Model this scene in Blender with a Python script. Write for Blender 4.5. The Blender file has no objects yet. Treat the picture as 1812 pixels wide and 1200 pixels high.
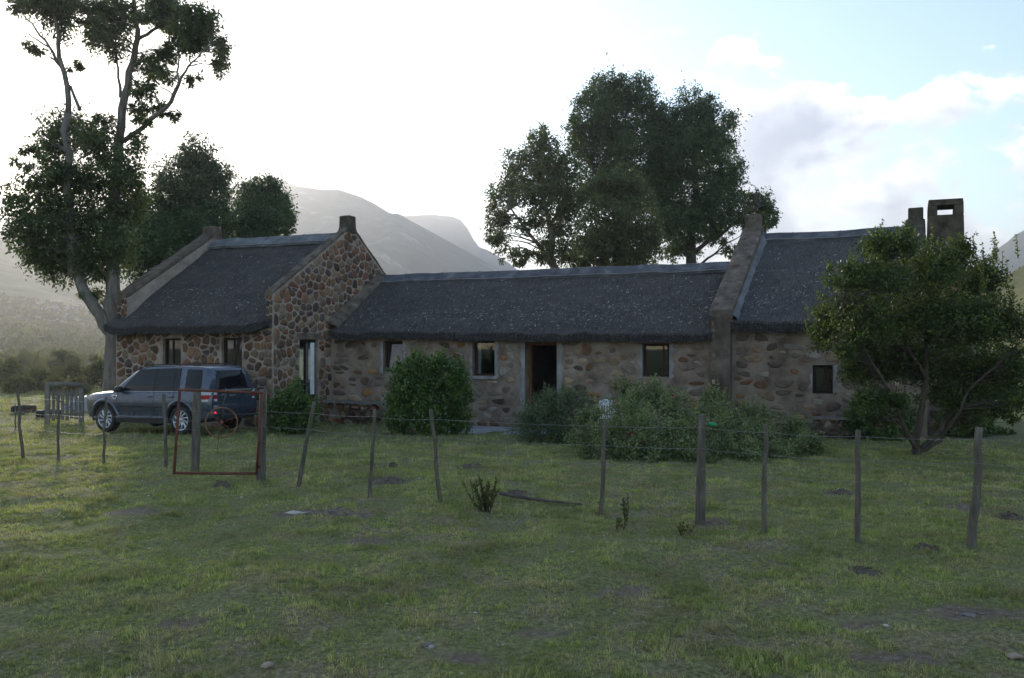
import bpy, bmesh, math, random
import numpy as np
from mathutils import Vector, Matrix, Quaternion
random.seed(7)
RNG = np.random.default_rng(11)
SC = bpy.context.scene
COL = SC.collection
R = math.radians

# ------------------------------------------------------------------ camera, sky, sun, exposure
CAM_Z = 2.05
FPX, HX, HY = 1382.0, 906.0, 615.0        # focal length, principal column and horizon row in photo pixels
cam_d = bpy.data.cameras.new('camera')
cam = bpy.data.objects.new('camera', cam_d)
COL.objects.link(cam)
cam.location = (0, 0, CAM_Z)
cam.rotation_euler = (R(90), 0, 0)
cam_d.sensor_width = 36
cam_d.lens = 36 * FPX / 1812
cam_d.shift_y = 15 / 1812
cam_d.clip_start = 0.05
cam_d.clip_end = 12000
SC.camera = cam

SUN_AZ, SUN_EL = R(-29.5), R(11.3)          # azimuth from +Y towards +X
sun_vec = Vector((math.sin(SUN_AZ) * math.cos(SUN_EL), math.cos(SUN_AZ) * math.cos(SUN_EL), math.sin(SUN_EL)))
sd = bpy.data.lights.new('sun', 'SUN')
sd.energy = 2.0
sd.angle = R(3.0)
sd.color = (1.0, 0.88, 0.72)
sun = bpy.data.objects.new('sun', sd)
COL.objects.link(sun)
sun.rotation_euler = (-sun_vec).to_track_quat('-Z', 'Y').to_euler()
sun.location = sun_vec * 60

SC.view_settings.view_transform = 'Standard'
SC.view_settings.look = 'None'
SC.view_settings.gamma = 1
SC.view_settings.exposure = 1.88
SC.cycles.use_denoising = True
SC.cycles.max_bounces = 8
SC.cycles.transparent_max_bounces = 12
SC.cycles.sample_clamp_indirect = 6

world = bpy.data.worlds.new('World')
SC.world = world
world.use_nodes = True
def build_world():
    nt = world.node_tree
    N = nt.nodes; L = nt.links
    N.clear()
    def nd(t, **k):
        n = N.new(t)
        for a, b in k.items():
            setattr(n, a, b)
        return n
    def math_(op, a, b=None, c=None, clamp=False):
        n = nd('ShaderNodeMath', operation=op, use_clamp=clamp)
        for i, v in enumerate((a, b, c)):
            if v is None: continue
            if isinstance(v, (int, float)): n.inputs[i].default_value = v
            else: L.new(v, n.inputs[i])
        return n.outputs[0]
    def smooth(x, lo, hi, o0=0., o1=1.):
        n = nd('ShaderNodeMapRange', interpolation_type='SMOOTHSTEP')
        L.new(x, n.inputs[0])
        n.inputs[1].default_value = lo; n.inputs[2].default_value = hi
        n.inputs[3].default_value = o0; n.inputs[4].default_value = o1
        return n.outputs[0]
    sky = nd('ShaderNodeTexSky', sky_type='NISHITA')
    sky.sun_disc = False
    sky.sun_elevation = SUN_EL
    sky.sun_rotation = SUN_AZ
    sky.altitude = 200
    sky.air_density = 1.0
    sky.dust_density = 0.5
    sky.ozone_density = 1.0
    tc = nd('ShaderNodeTexCoord')
    sep = nd('ShaderNodeSeparateXYZ'); L.new(tc.outputs['Generated'], sep.inputs[0])
    x, y, z = sep.outputs
    az = math_('ARCTAN2', x, y)
    el = math_('ARCSINE', z)
    def noise(ax, ay, az_off, eo, detail, rough=0.55, seed=0.0, dist=0.0):
        c = nd('ShaderNodeCombineXYZ')
        L.new(math_('MULTIPLY_ADD', az, ax, az_off), c.inputs[0])
        L.new(math_('MULTIPLY_ADD', el, ay, eo), c.inputs[1])
        c.inputs[2].default_value = seed
        n = nd('ShaderNodeTexNoise'); n.noise_dimensions = '3D'
        L.new(c.outputs[0], n.inputs['Vector'])
        n.inputs['Scale'].default_value = 1.0
        n.inputs['Detail'].default_value = detail
        n.inputs['Roughness'].default_value = rough
        n.inputs['Distortion'].default_value = dist
        return n.outputs['Fac']
    # cumulus banks low over the horizon: low-frequency noise says where, billow noise shapes the tops
    big = noise(1.5, 1.2, CL_A, CL_E, 2.0, 0.5, 3.1)
    bill = noise(9.0, 13.0, 2.0 + CL_B, 0.0, 8.0, 0.58, 1.7, 0.15)
    bill_up = noise(9.0, 13.0, 1.9 + CL_B, 0.34, 5.0, 0.55, 1.7, 0.15)
    fine = noise(26.0, 34.0, 0.4, 0.0, 5.0, 0.6, 5.5, 0.1)
    hgt = math_('MULTIPLY_ADD', bill, 0.40, -0.075)
    hgt = math_('ADD', hgt, math_('MULTIPLY', math_('SUBTRACT', big, 0.49), 0.70))
    hgt = math_('ADD', hgt, math_('MULTIPLY', math_('SUBTRACT', fine, 0.5), 0.05))
    body = math_('SUBTRACT', hgt, math_('MULTIPLY', el, 0.72))
    low = math_('SUBTRACT', math_('MULTIPLY', el, 0.9), math_('MULTIPLY', math_('SUBTRACT', bill, 0.42), 0.55))
    body = math_('MINIMUM', body, math_('ADD', low, 0.02))
    cov = smooth(body, -0.012, 0.028)
    wisp = noise(5.0, 17.0, 7.7, 3.0, 6.0, 0.6, 9.2, 0.3)
    wisp = math_('MULTIPLY', smooth(wisp, 0.56, 0.76), 0.5)
    wisp = math_('MULTIPLY', wisp, smooth(el, 0.10, 0.25))
    # shade inside the bank: bright tops and rims, lavender grey towards the base
    lit = smooth(math_('SUBTRACT', bill, bill_up), -0.14, 0.16)
    rim = smooth(body, 0.10, 0.01)
    lit = math_('ADD', math_('MULTIPLY', lit, 0.42), math_('MULTIPLY', rim, 0.58), clamp=True)
    lit = math_('MULTIPLY', lit, lit)
    cc = nd('ShaderNodeMix', data_type='RGBA')
    L.new(lit, cc.inputs[0])
    cc.inputs[6].default_value = (0.105, 0.112, 0.150, 1)
    cc.inputs[7].default_value = (0.50, 0.49, 0.48, 1)
    skyscale = nd('ShaderNodeVectorMath', operation='SCALE')
    L.new(sky.outputs[0], skyscale.inputs[0]); skyscale.inputs[3].default_value = SKY_STRENGTH
    # sun-side clouds glow with the sky behind them
    addc = nd('ShaderNodeVectorMath', operation='MULTIPLY_ADD')
    L.new(skyscale.outputs[0], addc.inputs[0]); addc.inputs[1].default_value = (0.14, 0.14, 0.14)
    L.new(cc.outputs[2], addc.inputs[2])
    mx = nd('ShaderNodeMix', data_type='RGBA')
    fac = math_('MAXIMUM', cov, wisp)
    fac = math_('MULTIPLY', fac, smooth(el, -0.02, 0.0))
    L.new(fac, mx.inputs[0]); L.new(skyscale.outputs[0], mx.inputs[6]); L.new(addc.outputs[0], mx.inputs[7])
    bg = nd('ShaderNodeBackground'); bg.inputs[1].default_value = 1.0
    L.new(mx.outputs[2], bg.inputs[0])
    out = nd('ShaderNodeOutputWorld'); L.new(bg.outputs[0], out.inputs[0])
SKY_STRENGTH = 0.105
CL_A, CL_E, CL_B = 7.2, 0.0, 2.1
build_world()
world.cycles.sampling_method = 'MANUAL'
world.cycles.sample_map_resolution = 512

# ------------------------------------------------------------------ helpers
def ss(a, b, x):
    t = np.clip((np.asarray(x, float) - a) / (b - a), 0, 1)
    return t * t * (3 - 2 * t)

def vnoise(x, y, seed=0):
    """smooth value noise, numpy"""
    x = np.asarray(x, float); y = np.asarray(y, float)
    xi = np.floor(x).astype(np.int64); yi = np.floor(y).astype(np.int64)
    xf = x - xi; yf = y - yi
    xf = xf * xf * (3 - 2 * xf); yf = yf * yf * (3 - 2 * yf)
    def h(a, b):
        n = (a * 374761393 + b * 668265263 + seed * 974711) & 0x7fffffff
        n = ((n ^ (n >> 13)) * 1274126177) & 0x7fffffff
        n = (n ^ (n >> 16)) & 0xffff
        return n / 65535.0
    return (h(xi, yi) * (1 - xf) + h(xi + 1, yi) * xf) * (1 - yf) + (h(xi, yi + 1) * (1 - xf) + h(xi + 1, yi + 1) * xf) * yf

def fbm(x, y, seed=0, oct=4):
    v = 0; a = 0.5; t = 0
    for o in range(oct):
        v = v + a * vnoise(x * 2 ** o, y * 2 ** o, seed + o * 17); t += a; a *= 0.5
    return v / t

MOUNDS = []      # soil mounds: x, y, radius, height
BARE = []        # worn patches: x, y, rx, ry
def ground_z(x, y):
    x = np.asarray(x, float); y = np.asarray(y, float)
    z = -0.28 * ss(12.5, 23.5, y)
    near = 1 - ss(30, 60, np.hypot(x, y))
    z = z + near * ((fbm(x * 0.45, y * 0.45, 3, 3) - 0.5) * 0.12 + (fbm(x * 2.1, y * 2.1, 5, 3) - 0.5) * 0.10)
    return z
def gz(x, y):
    return float(ground_z(x, y))

def P(px, py, Y):
    """world point at depth Y (metres in front of the camera) on the sight line of a photo pixel"""
    return np.array([(px - HX) / FPX * Y, Y, CAM_Z - (py - HY) / FPX * Y])
def PX(px, Y):
    return (px - HX) / FPX * Y

def tag(o, label=None, cat=None, group=None, kind=None):
    if label: o['label'] = label
    if cat: o['category'] = cat
    if group: o['group'] = group
    if kind: o['kind'] = kind
    return o

def thing(name, label, cat, loc=(0, 0, 0), rz=0.0, group=None):
    o = bpy.data.objects.new(name, None)
    COL.objects.link(o)
    o.location = loc; o.rotation_euler = (0, 0, rz)
    o.empty_display_size = 0.2
    return tag(o, label, cat, group)

def link(name, me, mat=None, parent=None, smooth=False):
    o = bpy.data.objects.new(name, me)
    COL.objects.link(o)
    if mat is not None:
        for m in (mat if isinstance(mat, (list, tuple)) else [mat]):
            me.materials.append(m)
    if parent is not None: o.parent = parent
    if smooth and len(me.polygons):
        me.polygons.foreach_set('use_smooth', np.ones(len(me.polygons), bool))
    return o

def root_of(p):
    while p is not None and p.parent is not None: p = p.parent
    return p

class MB:
    """collects shapes into one mesh"""
    def __init__(s): s.v = []; s.f = []; s.m = []
    def add(s, vs, fs, mi=0):
        o = len(s.v)
        s.v.extend([tuple(float(c) for c in p) for p in vs])
        s.f.extend([tuple(i + o for i in f) for f in fs]); s.m.extend([mi] * len(fs))
        return s
    def box(s, c, d, rz=0.0, rot=None, mi=0):
        hx, hy, hz = d[0] / 2, d[1] / 2, d[2] / 2
        M = rot if rot is not None else Matrix.Rotation(rz, 3, 'Z')
        vs = [Vector(c) + M @ Vector((sx * hx, sy * hy, sz * hz)) for sz in (-1, 1) for sx, sy in ((-1, -1), (1, -1), (1, 1), (-1, 1))]
        return s.add(vs, [(3, 2, 1, 0), (4, 5, 6, 7), (0, 1, 5, 4), (1, 2, 6, 5), (2, 3, 7, 6), (3, 0, 4, 7)], mi)
    def hexa(s, p8, mi=0):
        return s.add(p8, [(3, 2, 1, 0), (4, 5, 6, 7), (0, 1, 5, 4), (1, 2, 6, 5), (2, 3, 7, 6), (3, 0, 4, 7)], mi)
    def tube(s, pts, rad, n=8, cap=True, closed=False, mi=0):
        pts = [Vector(p) for p in pts]
        if isinstance(rad, (int, float)): rad = [rad] * len(pts)
        k = len(pts); vs = []; fs = []
        ref = None
        for i, p in enumerate(pts):
            a = pts[(i - 1) % k] if (closed or i > 0) else p
            b = pts[(i + 1) % k] if (closed or i < k - 1) else p
            t = (b - a).normalized() if (b - a).length > 1e-9 else Vector((0, 0, 1))
            if ref is None:
                ref = Vector((1, 0, 0)) if abs(t.x) < 0.9 else Vector((0, 1, 0))
            u = (ref - t * ref.dot(t)).normalized(); ref = u
            w = t.cross(u)
            for j in range(n):
                an = 2 * math.pi * j / n
                vs.append(p + (u * math.cos(an) + w * math.sin(an)) * rad[i])
        for i in range(k if closed else k - 1):
            a, b = i * n, ((i + 1) % k) * n
            for j in range(n):
                fs.append((a + j, a + (j + 1) % n, b + (j + 1) % n, b + j))
        if cap and not closed:
            fs.append(tuple(range(n - 1, -1, -1))); fs.append(tuple((k - 1) * n + j for j in range(n)))
        return s.add(vs, fs, mi)
    def lathe(s, prof, c=(0, 0, 0), axis='Z', n=24, mi=0):
        """profile of (radius, height) round an axis"""
        vs = []; fs = []; k = len(prof)
        for j in range(n):
            an = 2 * math.pi * j / n
            for r, h in prof:
                a, b = r * math.cos(an), r * math.sin(an)
                p = (a, b, h) if axis == 'Z' else ((a, h, b) if axis == 'Y' else (h, a, b))
                vs.append((p[0] + c[0], p[1] + c[1], p[2] + c[2]))
        for j in range(n):
            q = (j + 1) % n
            for i in range(k - 1):
                fs.append((j * k + i, q * k + i, q * k + i + 1, j * k + i + 1))
        return s.add(vs, fs, mi)
    def grid(s, pts, mi=0, flip=False):
        """pts: array (n, m, 3)"""
        n, m = len(pts), len(pts[0]); vs = [p for row in pts for p in row]; fs = []
        for i in range(n - 1):
            for j in range(m - 1):
                q = (i * m + j, i * m + j + 1, (i + 1) * m + j + 1, (i + 1) * m + j)
                fs.append(q[::-1] if flip else q)
        return s.add(vs, fs, mi)
    def build(s, name, mat=None, parent=None, smooth=False, sharp=None, bevel=0.0, fix=False):
        me = bpy.data.meshes.new(name)
        off = root_of(parent).location if parent is not None and getattr(s, 'world', True) else Vector((0, 0, 0))
        me.from_pydata([(p[0] - off[0], p[1] - off[1], p[2] - off[2]) for p in s.v], [], s.f)
        if any(s.m): me.polygons.foreach_set('material_index', s.m)
        if bevel or fix:
            bm = bmesh.new(); bm.from_mesh(me)
            bmesh.ops.remove_doubles(bm, verts=bm.verts, dist=1e-5)
            bmesh.ops.recalc_face_normals(bm, faces=bm.faces)
            if bevel:
                es = [e for e in bm.edges if len(e.link_faces) == 2 and e.calc_face_angle(0) > 0.5]
                bmesh.ops.bevel(bm, geom=es, offset=bevel, segments=2, affect='EDGES', profile=0.6)
            bm.to_mesh(me); bm.free()
        o = link(name, me, mat, parent, smooth)
        if sharp is not None and smooth:
            me.set_sharp_from_angle(angle=R(sharp))
        return o

def quads_mesh(name, V, mat=None, parent=None, var=None, per=4, smooth=False):
    """V (N, per, 3) separate polygons as one mesh, with a per-face float attribute"""
    V = np.asarray(V, np.float32); N = V.shape[0]
    off = np.array(root_of(parent).location if parent is not None else (0, 0, 0), np.float32)
    V = V - off
    me = bpy.data.meshes.new(name)
    me.vertices.add(N * per); me.vertices.foreach_set('co', V.reshape(-1))
    me.loops.add(N * per); me.loops.foreach_set('vertex_index', np.arange(N * per, dtype=np.int32))
    me.polygons.add(N)
    me.polygons.foreach_set('loop_start', np.arange(0, N * per, per, dtype=np.int32))
    me.polygons.foreach_set('loop_total', np.full(N, per, np.int32))
    if var is not None:
        a = me.attributes.new('var', 'FLOAT', 'FACE'); a.data.foreach_set('value', np.asarray(var, np.float32))
    me.update(calc_edges=True)
    return link(name, me, mat, parent, smooth)

# ------------------------------------------------------------------ materials
class NT:
    def __init__(s, name):
        s.mat = bpy.data.materials.new(name); s.mat.use_nodes = True
        s.t = s.mat.node_tree; s.N = s.t.nodes; s.L = s.t.links
        s.N.clear()
        s.out = s.N.new('ShaderNodeOutputMaterial')
        s.b = s.N.new('ShaderNodeBsdfPrincipled'); s.L.new(s.b.outputs[0], s.out.inputs[0])
    def nd(s, t, **k):
        n = s.N.new(t)
        for a, b in k.items(): setattr(n, a, b)
        return n
    def set(s, i, v):
        if hasattr(v, 'links') or isinstance(v, bpy.types.NodeSocket): s.L.new(v, i)
        else: i.default_value = v
    def coords(s, kind='Object', scale=(1, 1, 1), rot=(0, 0, 0)):
        if kind == 'World':
            o = s.nd('ShaderNodeNewGeometry').outputs['Position']
        else:
            o = s.nd('ShaderNodeTexCoord').outputs[kind]
        m = s.nd('ShaderNodeMapping'); s.L.new(o, m.inputs[0]); m.inputs['Scale'].default_value = scale; m.inputs['Rotation'].default_value = rot
        return m.outputs[0]
    def noise(s, vec, scale, detail=4, rough=0.55, dist=0.0):
        n = s.nd('ShaderNodeTexNoise'); s.L.new(vec, n.inputs['Vector'])
        n.inputs['Scale'].default_value = scale; n.inputs['Detail'].default_value = detail
        n.inputs['Roughness'].default_value = rough; n.inputs['Distortion'].default_value = dist
        return n.outputs['Fac']
    def ramp(s, fac, stops):
        n = s.nd('ShaderNodeValToRGB'); s.L.new(fac, n.inputs[0])
        e = n.color_ramp.elements
        while len(e) < len(stops): e.new(0.5)
        for q, (p, c) in zip(e, stops):
            q.position = p; q.color = tuple(c) + (1,) if len(c) == 3 else c
        return n.outputs[0]
    def mix(s, fac, a, b, mode='MIX'):
        n = s.nd('ShaderNodeMix', data_type='RGBA', blend_type=mode)
        s.set(n.inputs[0], fac)
        for i, v in ((6, a), (7, b)):
            s.set(n.inputs[i], (tuple(v) + (1,)) if isinstance(v, tuple) and len(v) == 3 else v)
        return n.outputs[2]
    def maprange(s, v, a, b, c=0., d=1., smooth=True):
        n = s.nd('ShaderNodeMapRange', interpolation_type='SMOOTHSTEP' if smooth else 'LINEAR')
        s.L.new(v, n.inputs[0])
        for i, q in enumerate((a, b, c, d)): n.inputs[i + 1].default_value = q
        return n.outputs[0]
    def math(s, op, a, b=0.0):
        n = s.nd('ShaderNodeMath', operation=op); s.set(n.inputs[0], a); s.set(n.inputs[1], b)
        return n.outputs[0]
    def bump(s, h, strength=0.5, dist=0.02, prev=None):
        n = s.nd('ShaderNodeBump'); s.L.new(h, n.inputs['Height'])
        n.inputs['Strength'].default_value = strength; n.inputs['Distance'].default_value = dist
        if prev is not None: s.L.new(prev, n.inputs['Normal'])
        return n.outputs[0]
    def fin(s, color=None, rough=None, normal=None, metal=None, spec=None):
        b = s.b
        if color is not None: s.set(b.inputs['Base Color'], color if not isinstance(color, tuple) else (color + (1,) if len(color) == 3 else color))
        if rough is not None: s.set(b.inputs['Roughness'], rough)
        if normal is not None: s.L.new(normal, b.inputs['Normal'])
        if metal is not None: b.inputs['Metallic'].default_value = metal
        if spec is not None: b.inputs['Specular IOR Level'].default_value = spec
        return s.mat

def simple(name, stops, scale=6.0, rough=0.8, bump=0.3, bscale=40.0, bdist=0.01, metal=0.0, spec=0.3, kind='Object', stretch=(1, 1, 1), objvar=0.0):
    """noise-driven colour between stops, with fine relief"""
    n = NT(name)
    v = n.coords(kind, stretch)
    c = n.ramp(n.noise(v, scale, 5, 0.6), stops)
    if objvar:
        oi = n.nd('ShaderNodeObjectInfo').outputs['Random']
        k = n.maprange(oi, 0, 1, 1 - objvar, 1 + objvar, False)
        h = n.nd('ShaderNodeHueSaturation'); n.L.new(k, h.inputs['Value']); n.L.new(c, h.inputs['Color']); c = h.outputs[0]
    nb = n.bump(n.noise(v, bscale, 6, 0.65), bump, bdist) if bump else None
    return n.fin(c, rough, nb, metal, spec)

def leaf_mat(name, stops, rough=0.55, trans=0.3, tint=(1.3, 1.35, 0.5), spec=0.35):
    """foliage: per-leaf colour spread, part of the light passes through"""
    n = NT(name)
    a = n.nd('ShaderNodeAttribute', attribute_name='var').outputs['Fac']
    c = n.ramp(a, stops)
    n.fin(c, rough, None, 0, spec)
    tr = n.nd('ShaderNodeBsdfTranslucent')
    n.L.new(n.mix(1.0, c, tint, 'MULTIPLY'), tr.inputs[0])
    ms = n.nd('ShaderNodeMixShader'); ms.inputs[0].default_value = trans
    n.L.new(n.b.outputs[0], ms.inputs[1]); n.L.new(tr.outputs[0], ms.inputs[2])
    n.L.new(ms.outputs[0], n.out.inputs[0])
    return n.mat
# ------------------------------------------------------------------ ground
def at_ground(px, py):
    """world x, y where the sight line of a photo pixel meets the ground"""
    Y = FPX * CAM_Z / (py - HY)
    for _ in range(12):
        Y = FPX * (CAM_Z - gz(PX(px, Y), Y)) / (py - HY)
    return PX(px, Y), Y
for px, py, r, h in ((835, 828, .28, .07), (690, 853, .30, .06), (1530, 1015, .16, .05), (1785, 918, .16, .06), (912, 876, .20, .07),
                     (1640, 972, .13, .05), (392, 858, .16, .06), (1490, 874, .22, .05), (695, 826, .14, .07)):
    x, y = at_ground(px, py); MOUNDS.append((x, y, r, h))
for px, py, rx, ry in ((560, 906, .75, .26), (1690, 1085, .55, .20), (1530, 1105, .25, .12), (830, 1170, .30, .12), (960, 1120, .22, .1), (1270, 925, .25, .2),
                       (1110, 1045, .3, .12), (240, 905, .4, .2), (1690, 900, .4, .15), (640, 960, .3, .12), (1560, 1165, .35, .1), (330, 1105, .3, .1)):
    x, y = at_ground(px, py); BARE.append((x, y, rx, ry))
def bare_mask(x, y):
    m = np.zeros_like(np.asarray(x, float))
    w = (fbm(np.asarray(x) * 4.0, np.asarray(y) * 4.0, 9, 3) - 0.5) * 1.5
    for bx, by, rx, ry in BARE:
        d = np.hypot((x - bx) / rx, (y - by) / ry) + w
        m = np.maximum(m, 1 - ss(0.55, 1.15, d))
    for bx, by, r, h in MOUNDS:
        d = np.hypot(x - bx, y - by) / (r * 1.15) + w * .5
        m = np.maximum(m, .8 * (1 - ss(0.7, 1.1, d)))
    return m

def axis_coords(dense_lo, dense_hi, step, lo, hi, growth=1.16):
    c = list(np.arange(dense_lo, dense_hi + 1e-6, step))
    s = step; v = c[-1]
    while v < hi: s *= growth; v += s; c.append(v)
    s = step; v = c[0]
    while v > lo: s *= growth; v -= s; c.insert(0, v)
    return np.array(c)
gx = axis_coords(-9, 9, 0.12, -2600, 2600)
gy = axis_coords(3, 17, 0.10, -600, 4200)
GX, GY = np.meshgrid(gx, gy)
GZ = ground_z(GX, GY)
me = bpy.data.meshes.new('ground')
n_, m_ = GX.shape
idx = np.arange(n_ * m_).reshape(n_, m_)
F = np.stack([idx[:-1, :-1], idx[:-1, 1:], idx[1:, 1:], idx[1:, :-1]], -1).reshape(-1, 4)
me.vertices.add(n_ * m_); me.vertices.foreach_set('co', np.stack([GX, GY, GZ], -1).astype(np.float32).reshape(-1))
me.loops.add(F.size); me.loops.foreach_set('vertex_index', F.astype(np.int32).reshape(-1))
me.polygons.add(len(F)); me.polygons.foreach_set('loop_start', np.arange(0, F.size, 4, dtype=np.int32)); me.polygons.foreach_set('loop_total', np.full(len(F), 4, np.int32))
at = me.attributes.new('bare', 'FLOAT', 'POINT'); at.data.foreach_set('value', bare_mask(GX, GY).astype(np.float32).reshape(-1))
me.update(calc_edges=True)
def ground_material():
    n = NT('meadow')
    v = n.coords('World')
    fine = n.noise(v, 26, 6, 0.7)
    mid = n.noise(v, 2.3, 5, 0.6)
    wide = n.noise(v, 0.35, 3, 0.5)
    g = n.ramp(fine, [(0.30, (0.045, 0.045, 0.022)), (0.5, (0.14, 0.14, 0.062)), (0.70, (0.27, 0.25, 0.13))])
    dry = n.ramp(fine, [(0.30, (0.075, 0.058, 0.036)), (0.52, (0.20, 0.165, 0.105)), (0.72, (0.36, 0.31, 0.21))])
    k = n.maprange(mid, 0.46, 0.64)
    c = n.mix(n.math('MULTIPLY', k, 0.9), g, dry)
    lush = n.ramp(fine, [(0.3, (0.06, 0.075, 0.025)), (0.7, (0.24, 0.26, 0.09))])
    c = n.mix(n.math('MULTIPLY', n.maprange(wide, 0.42, 0.62), 0.6), c, lush)
    bare = n.nd('ShaderNodeAttribute', attribute_name='bare').outputs['Fac']
    soil = n.ramp(n.noise(v, 14, 6, 0.7), [(0.3, (0.07, 0.052, 0.038)), (0.52, (0.15, 0.115, 0.088)), (0.7, (0.27, 0.22, 0.18))])
    c = n.mix(bare, c, soil)
    return n.fin(c, 0.95, n.bump(fine, 0.8, 0.03), 0, 0.1)
M_ground = ground_material()
g_o = link('ground', me, M_ground, None, True)
tag(g_o, 'short patchy meadow grass sloping gently to the farmhouse', 'ground', kind='structure')

# ------------------------------------------------------------------ hills and mountains
def ridge_terrain(name, label, pts, Y_top, Y_foot, mat, nu=150, nv=60, rough=0.06, seed=0, conv=1.0, back=0.35, left_ext=(), right_ext=(), gully=0.0):
    """a hill whose crest follows the given points; it falls to the plain on this side and beyond"""
    pts = list(left_ext) + list(pts) + list(right_ext)
    px = np.array([p[0] for p in pts], float); py = np.array([p[1] for p in pts], float)
    u = np.linspace(px[0], px[-1], nu)
    top_y = np.interp(u, px, py)
    V = np.zeros((nu, nv, 3))
    kf = int(nv * 0.78)
    t = np.concatenate([np.linspace(0, 1, kf), 1 + np.linspace(0, 1, nv - kf + 1)[1:]])
    X_top = (u - HX) / FPX * Y_top
    Z_top = np.maximum(CAM_Z - (top_y - HY) / FPX * Y_top, 0.0)
    for j, tt in enumerate(t):
        if tt <= 1:
            Y = Y_foot + (Y_top - Y_foot) * tt
            h = tt ** conv
            X = X_top * (0.25 + 0.75 * (Y / Y_top)) if False else X_top * (Y / Y_top) ** 0.6
        else:
            Y = Y_top * (1 + back * (tt - 1)); h = (2 - tt) ** 1.2
            X = X_top * (Y / Y_top) ** 0.6
        ns = (fbm(X / Y_top * 14, Y / Y_top * 14 + 5, seed, 5) - 0.5)
        gl = abs(fbm(X / Y_top * 9 + 3, tt * 1.2, seed + 5, 4) - 0.5) * 2
        bell = np.clip(4 * tt * (1 - tt), 0, 1) if tt <= 1 else 0.6
        Z = Z_top * h + Z_top * bell * (ns * rough * 4 - gully * (0.5 - gl)) + (Z_top * ns * 0.03 if tt > 0.9 else 0)
        V[:, j, 0] = X; V[:, j, 1] = Y; V[:, j, 2] = Z - (3.0 if j == 0 or j == nv - 1 else 0.6 * (1 - h))
    b = MB(); b.grid(V, flip=True)
    o = b.build(name, mat, None, True)
    return tag(o, label, 'hill', kind='structure'), V

def hill_material(name, stops, rock, rock_lo, scale):
    n = NT(name)
    v = n.coords('World')
    a = n.noise(v, scale, 7, 0.65)
    c = n.ramp(a, stops)
    dark = n.maprange(n.noise(v, scale * 5.5, 5, 0.7), 0.50, 0.66)
    c = n.mix(n.math('MULTIPLY', dark, 0.6), c, (0.028, 0.032, 0.016))
    r = n.maprange(n.noise(v, scale * 2.3, 8, 0.7), rock_lo, rock_lo + 0.12)
    c = n.mix(n.math('MULTIPLY', r, 0.85), c, rock)
    return n.fin(c, 0.95, n.bump(n.noise(v, scale * 8, 6, 0.7), 0.8, 0.25 / scale * 0.05), 0, 0.1)
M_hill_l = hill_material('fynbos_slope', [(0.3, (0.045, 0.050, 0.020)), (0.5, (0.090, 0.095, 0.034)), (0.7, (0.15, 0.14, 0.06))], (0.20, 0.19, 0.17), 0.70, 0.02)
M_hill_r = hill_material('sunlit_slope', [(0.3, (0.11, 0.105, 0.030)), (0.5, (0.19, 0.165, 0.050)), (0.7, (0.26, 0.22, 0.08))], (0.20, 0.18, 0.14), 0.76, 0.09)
M_mount = hill_material('mountain_rock', [(0.3, (0.04, 0.045, 0.03)), (0.55, (0.085, 0.085, 0.06)), (0.75, (0.14, 0.13, 0.10))], (0.28, 0.26, 0.23), 0.56, 0.011)
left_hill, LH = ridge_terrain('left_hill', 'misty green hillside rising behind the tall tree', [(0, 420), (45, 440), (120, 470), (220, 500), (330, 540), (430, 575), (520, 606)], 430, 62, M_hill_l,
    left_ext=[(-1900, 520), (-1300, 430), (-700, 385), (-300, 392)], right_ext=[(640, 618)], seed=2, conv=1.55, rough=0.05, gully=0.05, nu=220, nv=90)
ridge_terrain('mountain', 'hazy mountain ridge behind the left gable', [(440, 318), (480, 312), (500, 318), (520, 327), (545, 331), (570, 336), (600, 336), (625, 345), (640, 350), (665, 362), (690, 377), (708, 378), (720, 387), (760, 408), (800, 430), (840, 452), (880, 476), (940, 520), (1000, 560), (1060, 600)], 1000, 260, M_mount,
    left_ext=[(-500, 520), (-200, 430), (100, 380), (300, 350), (380, 334)], right_ext=[(1100, 616)], seed=4, conv=1.25, rough=0.05, gully=0.22, nu=260, nv=110)
ridge_terrain('far_mountain', 'farther flat topped mountain in the haze', [(620, 420), (700, 384), (735, 382), (770, 381), (800, 384), (815, 390), (828, 405), (838, 424), (848, 437), (862, 441), (880, 452), (900, 464), (930, 490), (1000, 530), (1100, 580)], 1500, 700, M_mount,
    left_ext=[(300, 560), (500, 470)], right_ext=[(1200, 616)], seed=8, conv=1.1, rough=0.05, gully=0.3, nu=200, nv=80)
ridge_terrain('right_mountain', 'grey green mountain slope beyond the chimney', [(1600, 560), (1680, 490), (1740, 458), (1765, 441), (1785, 428), (1795, 418), (1812, 409), (1850, 392), (1900, 380)], 1150, 330, M_mount,
    left_ext=[(1500, 616)], right_ext=[(2200, 368), (2700, 380), (3400, 430), (4200, 520)], seed=12, conv=1.3, rough=0.05, gully=0.16, nu=220, nv=90)
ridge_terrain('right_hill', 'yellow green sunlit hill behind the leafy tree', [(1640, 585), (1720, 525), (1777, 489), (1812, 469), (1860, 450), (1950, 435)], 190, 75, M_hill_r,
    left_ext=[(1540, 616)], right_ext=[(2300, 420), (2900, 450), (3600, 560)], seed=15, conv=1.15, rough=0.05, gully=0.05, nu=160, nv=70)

def surface_pick(V, n, rng, ulo=0.0, uhi=1.0, vlo=0.0, vhi=0.75):
    nu, nv = V.shape[:2]
    a = rng.uniform(ulo, uhi, n) * (nu - 2); b = rng.uniform(vlo, vhi, n) * (nv - 2)
    i = a.astype(int); j = b.astype(int); fa = (a - i)[:, None]; fb = (b - j)[:, None]
    return (V[i, j] * (1 - fa) + V[i + 1, j] * fa) * (1 - fb) + (V[i, j + 1] * (1 - fa) + V[i + 1, j + 1] * fa) * fb

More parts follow.
